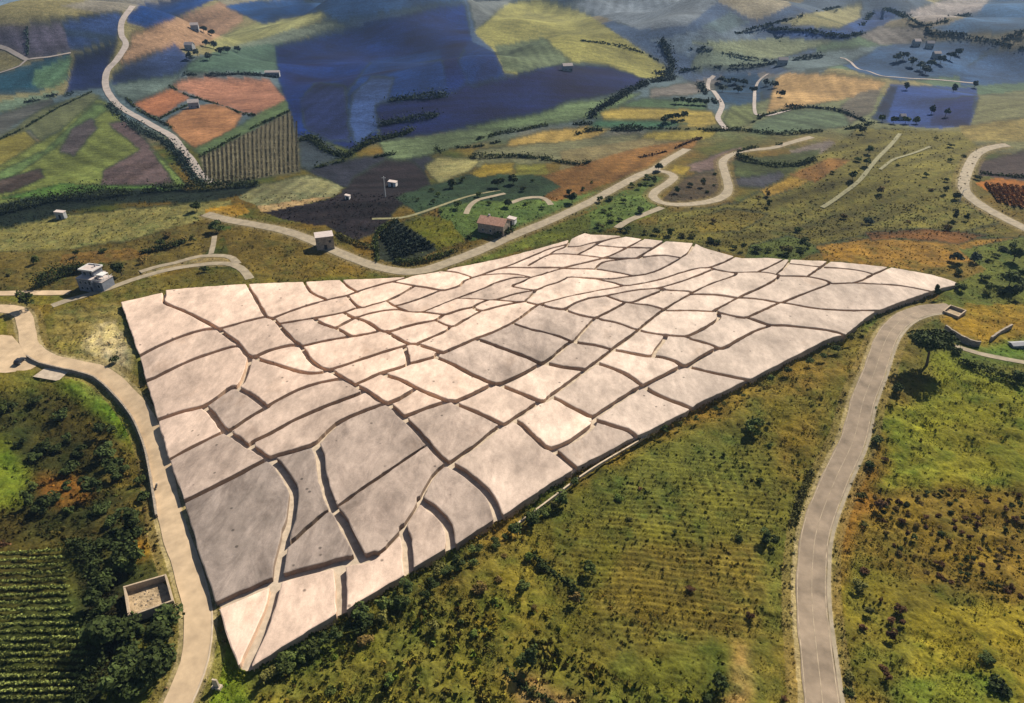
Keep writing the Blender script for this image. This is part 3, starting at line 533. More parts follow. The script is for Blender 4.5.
CRACKS = """
164,290 164.5,296 164.7,302.8 185,311.4 203.8,320.8 218,328.6 222.6,332.6 238,343.5 243,349.8 250,357 258,355.4 270,350 290.7,345 301,346
250,357 248,366 242.6,381 237,387
138,356.5 157,346.6 180.4,336.5 203.8,329.4 218,328.6 228.9,326.3 247.6,320.8 266.4,316.5
247,284 255.4,298 261.7,309 266.4,316.5 272,318 278,323.3 283.6,330.4 292,339 301,346
146,381 153.8,378 175.7,367 197.6,357.6 232,346.6 241,347
157,420 181.6,411.6 203.5,406 217.6,396.8 231.7,386.8 237,387
168,460 192.6,446.8 217.6,434.3 225.5,431 231.7,428.8 250.4,416.3 267,407
203.5,406 209.8,411 217.6,421 226,431 234.8,436 245.7,444.5 253.6,448 262,454 268.5,458
237,387 253.6,396.8 267,407 269.4,404.5 291,393 311.6,384.6 335,379.5 345,379
254,356.5 262,360 278.8,365 297.5,371 311.6,373 322.6,372 328.5,369.7
301,346 304.5,351 309.4,358.5 318.8,366.3 328.8,369.8 341.3,376.8 354,384.5 369.5,393 378.9,400 387,403.5 393,407.3 402.3,416.6 410,423.5 420,433.6 432.5,448.5 441,457 449,464
328.5,369.7 347.6,363.5 375.7,354 403.5,345.5 409,343.8
354,384.5 366,379.5 378.9,373.6 403.9,365.8 408,363.8 420.3,360.7 436,356.5
404,346 406,351 407.5,357 408,363.8
386,331 390.7,333.5 400,339.5 409.4,343.5 416,343.8 430,348.3 443,352.8
440,351.5 436,356.5 451.6,363.3 467,372 483,379.5 495.4,383.5 503,382.8 522,374 537.6,365.4 542,363.2
381,372.7 388,375.5 400.8,380 415.6,387.5 431.3,394.5 448.5,400.5 456.3,400.8 473.5,393.5 490,385.5 495.4,383.5
387,403.5 400.8,397.9 413.3,390 416,387.7
402.3,416.8 410,414.3 423.5,409 443.8,402 450,400.5
453,401 459.4,404.8 478,412.5 493.8,419.8 503,424.5 507.6,422.7 523.2,412.5 537.6,403 543.5,401
497,383.5 504.8,386.5 522,393.5 543.5,401 553.3,393 563.5,386.5 580.7,373.6 585.8,370 607,353.6 612,349.5 633.8,333.5 638.5,329.6 662,310.7 688.6,294.6 711.3,283.6 734.7,275.2 735.5,272.5
449,464 452.8,461 473.2,447 495,429.7 502,425
512,419.5 520,423.2 532.6,435.6 545,446.8 551.4,448.5 558,446.5 576,437.9 593.2,424.5 593.5,416.5
552,449 559.5,454.5 571.3,464.5 577.5,469.5
549,397 557.2,399 571.3,407 588.5,415.6 593.5,416.5 615,403 637,388.6 643.5,385.8
593.5,416.5 594.8,419.5 610.4,424.4 627.6,430 637,437.5
643.5,385.8 649.5,390.2 665,398 680,403.5 692,408.5
595,362.5 602.6,364.6 621.3,371.6 633.8,379.2 643.5,385.8 648,383.3 665,374.7 679,367.7 685,366
611,350 620.5,350.8 633.8,353.6 651,356 655.7,350.5 660,345 665,338 665.3,334.5
651,356 661.2,356.9 676,361.4 685,366 699.5,358.3 714.6,349.3 719,348
638.5,329.6 644.8,331.8 665,334.8 685.4,336.2 690,334.9 705,327.4 718.5,318.2 718,312
685,366 695,368 713.8,372.6 732.6,376.5 748,379.5
686,336.3 691,339 709,343.8 719,348 726.3,346.6 745,335.8 757,330 769,326
717,311.3 718.5,312.3 732.6,315.6 743.5,317.6 748.2,316.8 760,311.5 773.8,305.3 779.5,302.5
747,317.3 751.3,318.8 770,324.9 788.9,325.8 829.5,330.6 843,334.3
662.5,310.5 680,310.4 695.6,310.4 712.8,311.2 716.5,309 734.7,299.2 737.5,297.8
689.5,294.2 698.8,294.1 719,294.8 733,297 738.5,297.9 742.6,295.6 764.5,285.6 777.5,278 778,274.5
738.5,297.9 747.3,298 763,299.6 779.5,302.5 786.4,300.6 805,293 827.8,284.3 829,281.5
779.5,302.5 788,303.5 805,306.6 820.8,308.8 839.5,310 857,310.4 882,310.4
710,267 716,269.3 725,271 734.7,272.2 758.2,272 773.8,273.6 780,275.6 795.7,275.9 809.8,276.8 827,280.6 832,283.3 853.8,282.6 872.6,283.6 897.6,285.2 916.4,288.3 931,291.5
784,259 770.7,265.8 758.5,271.5
790,259.5 785,267 777,273.4
788,263.5 805,265.2 820.8,266.8 841.3,268 860,270.3 872.6,273.8
830,260.5 819.4,268 807.5,276.4
891,266.5 872.6,274.5 863.2,279.5 853.5,282.4
735.5,256 722.2,262.7 708,267.4 699.5,267.8 681,272.5 657.3,280 633.8,284.6 624,285.5 615,283 602.6,280.2 596.5,278.5
714,268.5 695.6,276 680.4,281.5 657.3,288 640,289.5 624.5,292 605.7,295.7 588,298.3
694.8,242.5 688.6,252 679.2,258.6 674.5,261.3 662,268.3 646.4,273.8 632.3,275.8 612,278.5 596.5,278.5 571,276.8 565,278.5 557,282.5
632.3,275.5 618,272.5 594.5,269 571.3,268.3 559,267.4
540,274.8 563.5,267.5 583.8,262.8 602.6,257.8 612,255 627.6,247.2 643,239
594.5,269 602.6,262.2 618.2,259.5 637,257.8
602.6,257.8 621.3,258.2 637,257.8 649.5,256 665,255.2 679,257.2 681,257.5
637,257.8 649.5,250.3 665.5,240.5
598,245.4 619.8,247.2 635,247.6 653.5,248
577.5,254.6 591.6,247.2 602.6,241 626,235.5
528.2,265.4 540.8,258.2 550,254.4 559.5,253.7 577.5,254.6 590,256 603,257.8
570.5,238.5 565.8,246.3 555,250.6 549,254.6
565.8,246.4 577.5,246.4 588,243.8 602,241
567,244.2 549.4,248.8 537.6,253.5 517.3,262 509.5,265.2 497,269
559,267.3 528.2,267.4 509.5,267.4 497,269 481.3,274.6 471.2,277.7
481.3,274.8 497,273.7 515.7,274 531,277
547,272 540,274.6 531,277 522,281.5 512.6,285.6 525,288.6 536,289.6 545.5,285.6 557,282.5
531,277 514,277.6 493.8,283 487.6,286.3 462.6,295.7 431.3,308.2 421,311.7 410,311.3 398.6,309.4
536,289.6 530,296.5 525.5,301 537.5,304.3
456,298.2 478.2,298.8 487.6,299.6 497,299 515.7,293.5 536,289.6
489,299.6 497,299.8 509.5,301 518.9,301.6 525.5,301
489,299.6 484.5,301 473.5,306.8 481.3,310.4 497,306.6 519,301.6
421,311.8 437.5,313.7 445.4,314.4 459.4,309.8 473.5,306.8
444,314.5 440.7,316.5 435,319.8 415.6,323.8 400,328.3 389.2,331.2 380,330.3 369,322.8 355,317.4
435,319.8 451.6,326.2 462.6,320.7 478.2,312 481,310.5
450,326 447,329.8 431.3,337.2 416,343.8
543,303.6 536.5,305 515.7,320.4 493.8,331.5 475,338.5 462.6,344 443,352.8
537.5,304.3 555.6,299.8 571.3,295.7 594.7,291 615,287.5 624,285.5
540,303.8 547.8,306.8 557.2,308.4 564.2,309 574.4,303.3 588,298.3
512,323 533,329.8 540,331 558.8,336.4 572.5,341.3 577.5,337.2 590.8,322 596,317.2
565.5,308.3 567.4,310.5 582.2,315.2 594.7,317.5 597.9,316.8 621.3,304.8 624,302
606,295.8 615,299 624,301.8 632.3,302 646.4,296.5 662,290.2 664,288.4
626,302 635.4,303.5 649.5,305 664.5,309.3
656,288.4 673,290.2 688.6,291 692,292.5
596,317.4 602.6,320 618.2,323 633.8,329 638.5,329.6
572.5,341.3 578.3,342.7 594.7,345 612,349.5
475,338.5 482.9,340.8 509.5,350.5 528.2,357.5 542,363.2 554,356 566.6,344.5 572.5,341.3
542,363.2 549.4,363.8 563.5,367 580.7,368.8 586,370
304,281 311,292 327,299.5
272,318 297,308.5 327,299.5 347,295.2 359.5,290.5 383,283.5 396,280.5 412,275.5
340.5,279 348.5,286.6 357,291.8
347.4,295.4 353.2,302.2 361,307.5 372,304.6 386,300.7 400,294.2 413,286.5
393,281.5 414,285.6 426.6,287.5 437.5,289.5 445,290 459.4,285.5 464,280.8 471.2,277.5 464,274.5 455,272 441,270.5
440,290 426,296 413,300.5 400,304.3 393.5,305.5
386.5,300.8 397,307 409,311.3
344,312.6 355,317.4 367.3,314 383,310.8 398.6,309.4
279,323.4 312.6,317.9 342.3,312.5 354,308.5 361,307.5
314.5,318 318.8,321.8 334,327.4 338,326.3 355,317.4
335,327.3 343.8,332 351.7,336.1 362.6,334.3 375,332 380,330.3
301,346 325,340.6 351.7,336.1
251,446 252.5,441.5 270.8,432.7 291.3,421.3 322.6,407.3 358.5,394 365,391
386,403.3 378,405.5 353.8,415 338.2,423 325.7,433.8 315.3,443.7 288,452 268.5,458 238.2,474.4 207,490 183,502
268.5,458 276,462.5 285,474.4 293,488.5 293,502.6 290,521 286.5,531 282.3,549.7 278.5,567 277.6,578 275,588.8 269.8,607.6 262,628 252.6,648 244,669
216,605.5 249.4,590.8 277.6,579.2 302.6,571.8 326,565.6 348,560.3 362,558.8 380.4,551.8 394.5,538 405.4,523.8 417.9,503.5 430.7,479 442.4,466 449,464
283,549.5 296.4,537.3 313,522 325.7,511.5 334,508.5 341.3,503.5 369.5,483.5 394.5,466.5 419.5,449.3 429,444
315.3,443.7 319.5,455 321.5,470 326,490 334,508.5 340,516 349,533.5 362,558.8
338,562.8 340,575 341,590 341.5,612
403,527.5 406.5,540 408.3,560 408.5,572
420.5,499 428,504.5 440,515 449,529 450.8,552
449,464 456,467 471.3,477.6 486,490.5 494,503 498.5,519
"""
# how grey (weathered) each block is: picture position near its middle, 0..1
GREY = [(215,465,.62),(240,520,.95),(300,490,.9),(372,450,.75),(390,500,.72),(320,545,.9),(300,432,.5),(300,408,.42),(238,408,.6),(455,430,.6),(515,465,.4),(450,495,.7),
 (435,530,.45),(470,510,.5),(490,350,.62),(530,345,.72),(560,320,.62),(600,340,.55),(640,310,.4),(572,356,.5),(622,266,.6),(465,356,.35),(275,332,.25),(315,330,.45),(508,290,.34),(600,325,.5),
 (870,297,.34),(745,360,.34),(590,390,.3),(655,400,.3),(540,480,.35),(680,350,.25),(610,450,.4),(195,430,.15),(535,322,.55),(690,390,.3),(590,300,.35)]
# ------------------------------------------------------------------ terrain sheet
def vnoise(x, y, seed):
    """smooth value noise, -1..1"""
    xi = np.floor(x).astype(np.int64); yi = np.floor(y).astype(np.int64); fx = x - xi; fy = y - yi
    def hsh(a, b):
        n = (a * 374761393 + b * 668265263 + seed * 974711) & 0xffffffff
        n = ((n ^ (n >> 13)) * 1274126177) & 0xffffffff
        return ((n ^ (n >> 16)) & 0xffff) / 32767.5 - 1
    sx = fx * fx * (3 - 2 * fx); sy = fy * fy * (3 - 2 * fy)
    a = hsh(xi, yi); b = hsh(xi + 1, yi); c = hsh(xi, yi + 1); d = hsh(xi + 1, yi + 1)
    return (a + (b - a) * sx) * (1 - sy) + (c + (d - c) * sx) * sy

US = np.concatenate([np.arange(-1800, -160, 14.0), np.arange(-150, 1176, 1.35), np.arange(1186, 2800, 14.0)])
def ucol(u): return np.clip(np.searchsorted(US, u), 0, len(US) - 1)
VS = np.concatenate([np.arange(-79.5, -70, 0.9), np.arange(-70, 60, 0.75), np.arange(60, 730, 1.3), np.arange(732, 1250, 5.0)])
GU, GV = np.meshgrid(US, VS)
dx_, dy_, dz_ = ray(GU, GV)
t_ = -CAMZ / dz_
TX = t_ * dx_; TY = t_ * dy_
TZ = height(TX, TY)
PU, PV = project(TX, TY, TZ)
# field borders wander a little
wn_ = np.clip((PV - 250) / 150, 0, 1)
WU = PU + 1.3 * vnoise(TX / 9, TY / 9, 5) * np.clip(PV / 200, 0.5, 1.6) + wn_ * (9 * vnoise(TX / 14, TY / 14, 7) + 6 * vnoise(TX / 4, TY / 4, 9))
WV = PV + 0.8 * vnoise(TX / 9, TY / 9, 6) + wn_ * (7 * vnoise(TX / 14, TY / 14, 10) + 5 * vnoise(TX / 4, TY / 4, 12))

# patchwork far away, rough pasture near by
base = np.zeros(TX.shape + (3,))
rs = np.random.default_rng(5)
sx = rs.uniform(-5000, 5000, 700); sy = rs.uniform(450, 6500, 700)
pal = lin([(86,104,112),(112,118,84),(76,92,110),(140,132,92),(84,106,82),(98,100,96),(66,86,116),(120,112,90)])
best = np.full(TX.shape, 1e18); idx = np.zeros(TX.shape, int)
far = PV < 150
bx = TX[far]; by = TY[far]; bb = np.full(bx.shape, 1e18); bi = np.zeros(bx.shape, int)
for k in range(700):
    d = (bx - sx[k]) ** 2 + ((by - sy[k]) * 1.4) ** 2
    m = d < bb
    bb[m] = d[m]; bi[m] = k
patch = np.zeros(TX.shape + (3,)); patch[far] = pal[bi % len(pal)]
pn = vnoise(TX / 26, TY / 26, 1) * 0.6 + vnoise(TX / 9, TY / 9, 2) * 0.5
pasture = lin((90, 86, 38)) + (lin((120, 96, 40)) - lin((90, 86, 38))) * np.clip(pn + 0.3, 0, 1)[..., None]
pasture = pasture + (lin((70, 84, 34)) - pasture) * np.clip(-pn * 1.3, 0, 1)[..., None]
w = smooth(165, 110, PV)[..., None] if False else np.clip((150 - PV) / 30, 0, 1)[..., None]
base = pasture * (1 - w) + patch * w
ROUGH = np.clip((PV - 120) / 200, 0.0, 1.0)

def paint(poly, rgb, rough=None, soft=True, mix=1.0):
    p = np.asarray(poly, float)
    u, v = (WU, WV) if soft else (PU, PV)
    r0 = max(0, np.searchsorted(VS, p[:, 1].min() - 25)); r1 = min(len(VS), np.searchsorted(VS, p[:, 1].max() + 25))
    c0 = max(0, np.searchsorted(US, p[:, 0].min() - 25)); c1 = min(len(US), np.searchsorted(US, p[:, 0].max() + 25))
    s = np.s_[r0:r1, c0:c1]
    m = inside(p, u[s], v[s])
    if rgb is not None:
        b_ = base[s]; b_[m] = b_[m] * (1 - mix) + np.asarray(rgb) * mix
    if rough is not None: ROUGH[s][m] = rough

ZID = 0; FTEX = np.zeros(TX.shape); FID = np.zeros(TX.shape, int)
for c, poly in ZONES:
    near_ = np.mean([q[1] for q in poly]) > 290
    c_ = lin(c)
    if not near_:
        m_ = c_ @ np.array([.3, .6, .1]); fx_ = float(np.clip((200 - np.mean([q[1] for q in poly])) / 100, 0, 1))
        if c_[2] < c_[0]: c_ = c_ * (1 - 0.18 * fx_) + m_ * 0.18 * fx_   # crops, not the blue zones
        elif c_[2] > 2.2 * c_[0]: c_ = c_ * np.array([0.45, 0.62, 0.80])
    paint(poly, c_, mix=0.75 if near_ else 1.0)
    if not near_:
        ZID += 1
        rs_ = random.Random(ZID); a_ = rs_.choice([0.2, 0.5, -0.3, 1.2, 1.5, -0.9]) + rs_.uniform(-.2, .2); pr_ = rs_.uniform(7, 15); am_ = rs_.choice([.05, .10, .16, .2])
        p_ = np.asarray(poly, float)
        r0 = max(0, np.searchsorted(VS, p_[:, 1].min() - 3)); r1 = min(len(VS), np.searchsorted(VS, p_[:, 1].max() + 14)); s_ = np.s_[r0:r1, :]
        mk_ = inside(p_, WU[s_], WV[s_])
        X_, Y_ = TX[s_], TY[s_]
        al, ac = X_ * math.cos(a_) + Y_ * math.sin(a_), -X_ * math.sin(a_) + Y_ * math.cos(a_)
        bl_ = 1.9 if c[2] > 1.5 * c[0] else 1.0
        tex = am_ * np.sin(ac * 6.283 / pr_ + 1.5 * vnoise(X_ / 50, Y_ / 50, ZID)) + 0.20 * vnoise(al / 60, ac / 7, ZID + 40) + bl_ * 0.24 * vnoise(X_ / 55, Y_ / 40, ZID + 90) + (bl_ - 1) * 0.25 * vnoise(X_ / 22, Y_ / 60, ZID + 91) + 0.14 * vnoise(X_ / 14, Y_ / 10, ZID + 7)
        FTEX[s_][mk_] = tex[mk_]; FID[s_][mk_] = ZID
def blur(a, k):
    for ax in (0, 1):
        c_ = np.cumsum(np.concatenate([np.repeat(np.take(a, [0], ax), k + 1, ax), a, np.repeat(np.take(a, [-1], ax), k, ax)], ax), ax)
        n_ = a.shape[ax]
        a = (np.take(c_, np.arange(2 * k + 1, 2 * k + 1 + n_), ax) - np.take(c_, np.arange(0, n_), ax)) / (2 * k + 1)
    return a
farw = np.clip((300 - PV) / 60, 0, 1)
base = base * np.clip(1 + FTEX * farw, 0.35, 1.7)[..., None]
ed_ = np.zeros(TX.shape); d1 = FID[1:] != FID[:-1]; ed_[1:] += d1; ed_[:-1] += d1
d2 = FID[:, 1:] != FID[:, :-1]; ed_[:, 1:] += d2; ed_[:, :-1] += d2
edn = np.clip(ed_, 0, 1) * np.clip(vnoise(TX / 60, TY / 60, 301) * 2.2 + 0.6, 0, 1) * farw
margin = lin((40, 52, 40)) / 1.0
base = base * (1 - 0.62 * edn[..., None]) + margin * 0.62 * edn[..., None]
b1 = blur(blur(base, 1), 1); fw_ = np.clip((190 - PV) / 30, 0, 1)[..., None] * 0.75; base = base * (1 - 0.6 * fw_) + b1 * 0.6 * fw_
b2 = blur(blur(base, 4), 4); bw = np.clip((PV - 280) / 80, 0, 1)[..., None]
base = base * (1 - bw) + b2 * bw
# the near rough ground breaks up into patches of dry and green growth
nearw = np.clip((PV - 130) / 120, 0, 1) * np.clip(ROUGH * 5, 0, 1)
mot = vnoise(TX / 5.5, TY / 5.5, 21) * 0.6 + vnoise(TX / 2.1, TY / 2.1, 22) * 0.5
tint = np.where((mot > 0)[..., None], np.array([1.20, 1.18, 0.80]), np.array([0.58, 0.80, 0.75]))
base = base * (1 + (tint - 1) * (np.abs(mot) * nearw)[..., None])
# ------------------------------------------------------------------ roads
road_lines = []
def ribbon(name, line, width, mat, off, label, cat, step=3.0, side=0.0, kind='structure'):
    """a sheet of the given width laid along a line of ground points"""
    p = catmull(line, step)
    d = np.gradient(p[:, :2], axis=0); d /= np.linalg.norm(d, axis=1)[:, None] + 1e-9
    nrm = np.stack([d[:, 1], -d[:, 0]], 1)
    ks = np.linspace(-0.5, 0.5, 7)
    wig = 1 + 0.04 * np.sin(np.arange(len(p)) * 1.7) * (side == 0)
    V = []
    for k in ks:
        q = p[:, :2] + nrm * (side + k * width * (wig if abs(k) == 0.5 else np.ones(len(p))))[:, None]
        V.append(np.column_stack([q, height(q[:, 0], q[:, 1]) + off]))
    V = np.stack(V, 1).reshape(-1, 3); n = len(ks)
    F = [(i * n + j, i * n + j + 1, (i + 1) * n + j + 1, (i + 1) * n + j) for i in range(len(p) - 1) for j in range(n - 1)]
    o = mesh(name, V, F, M[mat])
    tag(o, label, cat, kind=kind)
    return p, nrm

def curb(name, line, side, width, z0, z1, mat, label, cat, kind='structure', step=3.0, parent=None):
    """a low solid strip (kerb, parapet, wall) that follows a line"""
    p = catmull(line, step)
    d = np.gradient(p[:, :2], axis=0); d /= np.linalg.norm(d, axis=1)[:, None] + 1e-9
    nrm = np.stack([d[:, 1], -d[:, 0]], 1)
    V = []
    for s_, zz in ((side - width / 2, z0), (side - width / 2, z1), (side + width / 2, z1), (side + width / 2, z0)):
        q = p[:, :2] + nrm * s_
        jit = 0.0 if kind == 'structure' else 0.12 * np.sin(np.arange(len(p)) * 2.3) * (zz == z1)
        V.append(np.column_stack([q, height(p[:, 0], p[:, 1]) + zz + jit]))
    V = np.stack(V, 1).reshape(-1, 3)
    F = []
    for i in range(len(p) - 1):
        for j in range(4):
            k = (j + 1) % 4
            F.append((i * 4 + j, i * 4 + k, (i + 1) * 4 + k, (i + 1) * 4 + j))
    F.append((0, 1, 2, 3)); e = (len(p) - 1) * 4; F.append((e + 3, e + 2, e + 1, e))
    o = mesh(name, V, F, M[mat], parent)
    if parent is None: tag(o, label, cat, kind=kind)
    return o

for i, (nm, wd, mt, lab, px) in enumerate(ROADS):
    px = np.array(px, float)
    line = at(px[:, 0], px[:, 1])
    fard = line[:, 1].mean() > 380
    p, nrm = ribbon(nm, line, wd, mt, 0.35 if fard else 0.12, lab, 'road' if nm == 'road' else 'path', 5.0 if fard else 3.0)
    road_lines.append((p, nrm, wd))
    for ex, c, m in ((3.0, (120, 104, 62), 0.55), (1.0, (150, 136, 100), 0.7)):
        a = p[:, :2] + nrm * (wd / 2 + ex); b = p[:, :2] - nrm * (wd / 2 + ex)
        q = np.vstack([a, b[::-1]]); u, v = project(q[:, 0], q[:, 1], height(q[:, 0], q[:, 1]))
        if not fard and nm == 'road': paint(np.column_stack([u, v]), lin(c), 0.0 if ex < 2 else 0.3, False, m)
        elif ex < 2: paint(np.column_stack([u, v]), None, 0.0, False)
    if i == 0:
        ribbon('road_marking', p, 0.16, 'paint', 0.150, 'worn pale centre line of the two-lane road', 'road marking', side=0.1)
        ribbon('road_marking', p, 0.20, 'paint', 0.150, 'pale left edge line of the two-lane road', 'road marking', side=-2.9)
        ribbon('road_marking', p, 0.22, 'paint', 0.150, 'pale right edge line of the two-lane road', 'road marking', side=2.9)
        ribbon('verge', p, 0.8, 'track', 0.126, 'bare dusty verge on the right of the two-lane road', 'verge', side=3.65)
    if i == 1:
        near = line[:, 1] < 250
        curb('kerb', p[p[:, 1] < 200], -2.7, 0.3, -0.3, 0.26, 'kerb', 'pale concrete kerb between the narrow road and the slabs', 'kerb')
        seg = p[(p[:, 1] < 195) & (p[:, 1] > 120)]
        curb('parapet_wall', seg, 2.85, 0.45, -1.0, 0.75, 'stone', 'low dark stone parapet on the left edge of the narrow pale road', 'wall', kind='thing')

paint([(118,584),(168,566),(180,602),(126,626)], None, 0.0, False)
paint([(938,309),(950,301),(971,311),(959,320)], None, 0.0, False)
# paved forecourt, the bare slab beside it
def sheet(name, px, mat, off, label, cat, kind='structure'):
    px = np.array(px, float); w_ = at(px[:, 0], px[:, 1])
    vin = [Vector((q[0], q[1])) for q in w_]; n = len(vin)
    ed = [(i, (i + 1) % n) for i in range(n)]
    lo = w_.min(0); hi = w_.max(0)
    for x in np.arange(lo[0], hi[0], 3.0):
        for y in np.arange(lo[1], hi[1], 3.0): vin.append(Vector((x, y)))
    v, e, f, *_ = delaunay_2d_cdt(vin, ed, [], 1, 1e-4)
    xy = np.array([(q.x, q.y) for q in v])
    V = np.column_stack([xy, height(xy[:, 0], xy[:, 1]) + off])
    o = mesh(name, V, f, M[mat]); tag(o, label, cat, kind=kind)
    paint(px, None, 0.0, False)
    return o
sheet('pavement', [(-70,342),(-20,338),(2,335),(12,336),(22,347),(30,355),(42,363),(30,370),(6,373),(-30,372),(-70,370)], 'pale_road', 0.09, 'pale paved forecourt at the left edge beside the road', 'pavement')
sheet('pavement', [(33,377),(45,368.5),(60,369.5),(69,371.5),(60,380),(56,381)], 'paving', 0.16, 'small pale concrete slab just below the road bend', 'slab')

# ------------------------------------------------------------------ slab field
BH = 1.6                                             # height of the blocks
OUTPX = np.array(OUT_LEFT + OUT_LOW + OUT_TOP, float)
outw = at(OUTPX[:, 0], OUTPX[:, 1], BH)[:, :2]
NL, NW = len(OUT_LEFT), len(OUT_LOW)
fis = []
for ln in CRACKS.strip().splitlines():
    q = np.array([[float(c) for c in s.split(',')] for s in ln.split()])
    fis.append(catmull(at(q[:, 0], q[:, 1], BH)[:, :2], 1.2))
RES = 0.4
FIS_D = next(i for i, l in enumerate(CRACKS.strip().splitlines()) if l.startswith('216,605.5'))
FIS_E = next(i for i, l in enumerate(CRACKS.strip().splitlines()) if l.startswith('283,549.5'))
DIAG_X = at1(372, 556, BH)[0]
FIS_V = next(i for i, l in enumerate(CRACKS.strip().splitlines()) if l.startswith('268.5,458 276'))
lo = outw.min(0) - 4; hi = outw.max(0) + 4
gx = np.arange(lo[0], hi[0], RES); gy = np.arange(lo[1], hi[1], RES)
FX, FY = np.meshgrid(gx, gy)
def segdist(X, Y, a, b):
    d = b - a; L = max(1e-9, d @ d)
    t = np.clip(((X - a[0]) * d[0] + (Y - a[1]) * d[1]) / L, 0, 1)
    return np.hypot(X - a[0] - t * d[0], Y - a[1] - t * d[1])
def stamp(D, a, b, rad, off):
    x0 = int(max(0, (min(a[0], b[0]) - rad - lo[0]) / RES)); x1 = int((max(a[0], b[0]) + rad - lo[0]) / RES) + 2
    y0 = int(max(0, (min(a[1], b[1]) - rad - lo[1]) / RES)); y1 = int((max(a[1], b[1]) + rad - lo[1]) / RES) + 2
    s = np.s_[y0:y1, x0:x1]
    D[s] = np.minimum(D[s], segdist(FX[s], FY[s], a, b) - off)
D = np.full(FX.shape, 6.0)
WIDE = set(range(len(fis) - 9, len(fis))) - {len(fis) - 8, len(fis) - 9}
for fi_, f in enumerate(fis):
    w0 = 1.15 if (fi_ in WIDE or fi_ == FIS_V) else 0.84
    for a, b in zip(f[:-1], f[1:]): stamp(D, a, b, 8, (0.50 if (fi_ == FIS_D and a[0] > DIAG_X) or fi_ == FIS_E else w0) + (0.55 - w0) * float(smooth(170, 245, a[1])))
E = np.full(FX.shape, 6.0)
for i in range(len(outw)): stamp(E, outw[i], outw[(i + 1) % len(outw)], 8, 0.0)
INS = inside(outw, FX, FY)
E = np.where(INS, E, -E)
D = np.minimum(D, E)
D += 0.15 * vnoise(FX / 2.6, FY / 2.6, 41) + 0.10 * vnoise(FX / 0.9, FY / 0.9, 42)
# connected pieces
lab = np.zeros(D.shape, np.int32); cur = 0
pos = D > 0; hN, wN = D.shape; posb = pos.copy(); pieces = []
from collections import deque
ys, xs = np.nonzero(pos)
for y0, x0 in zip(ys.tolist(), xs.tolist()):
    if not posb[y0, x0]: continue
    st = [(y0, x0)]; posb[y0, x0] = False; acc = []
    while st:
        y, x = st.pop(); acc.append((y, x))
        for yy, xx in ((y + 1, x), (y - 1, x), (y, x + 1), (y, x - 1)):
            if 0 <= yy < hN and 0 <= xx < wN and posb[yy, xx]:
                posb[yy, xx] = False; st.append((yy, xx))
    if len(acc) * RES * RES > 9: pieces.append(np.array(acc))

def contour(F, level, ox, oy):
    """longest closed loop of F = level (marching squares)"""
    F = F - level; h_, w_ = F.shape; nxt = {}
    P = F > 0
    cell = P[:-1, :-1] * 1 + P[:-1, 1:] * 2 + P[1:, 1:] * 4 + P[1:, :-1] * 8
    def pt(k):
        if k[0] == 0:                      # between (y,x) and (y,x+1)
            _, y, x = k; a = F[y, x]; b = F[y, x + 1]; return (ox + (x + a / (a - b)) * RES, oy + y * RES)
        _, y, x = k; a = F[y, x]; b = F[y + 1, x]; return (ox + x * RES, oy + (y + a / (a - b)) * RES)
    T = {1: [('L', 'B')], 2: [('B', 'R')], 3: [('L', 'R')], 4: [('R', 'T')], 5: [('L', 'B'), ('R', 'T')], 6: [('B', 'T')], 7: [('L', 'T')],
         8: [('T', 'L')], 9: [('T', 'B')], 10: [('T', 'L'), ('B', 'R')], 11: [('T', 'R')], 12: [('R', 'L')], 13: [('R', 'B')], 14: [('B', 'L')]}
    yy, xx = np.nonzero((cell > 0) & (cell < 15))
    for y, x in zip(yy.tolist(), xx.tolist()):
        e = {'B': (0, y, x), 'T': (0, y + 1, x), 'L': (1, y, x), 'R': (1, y, x + 1)}
        for a, b in T[int(cell[y, x])]: nxt[e[a]] = e[b]
    best = []
    while nxt:
        k0 = next(iter(nxt)); loop = [k0]; k = nxt.pop(k0)
        while k != k0 and k in nxt:
            loop.append(k); k = nxt.pop(k)
        if len(loop) > len(best): best = loop
    return np.array([pt(k) for k in best]) if len(best) > 6 else None

def simplify(p, tol):
    keep = np.zeros(len(p), bool); n = len(p)
    far_ = int(np.argmax(((p - p[0]) ** 2).sum(1))); keep[0] = keep[far_] = True
    st = [(0, far_), (far_, n)]
    q = np.vstack([p, p[:1]])
    while st:
        a, b = st.pop()
        if b - a < 2: continue
        d = segdist(q[a + 1:b, 0], q[a + 1:b, 1], q[a], q[b]); k = int(np.argmax(d))
        if d[k] > tol or (b - a) * RES > 9:
            m = a + 1 + k if d[k] > tol else (a + b) // 2
            keep[m % n] = True; st += [(a, m), (m, b)]
    return p[keep]

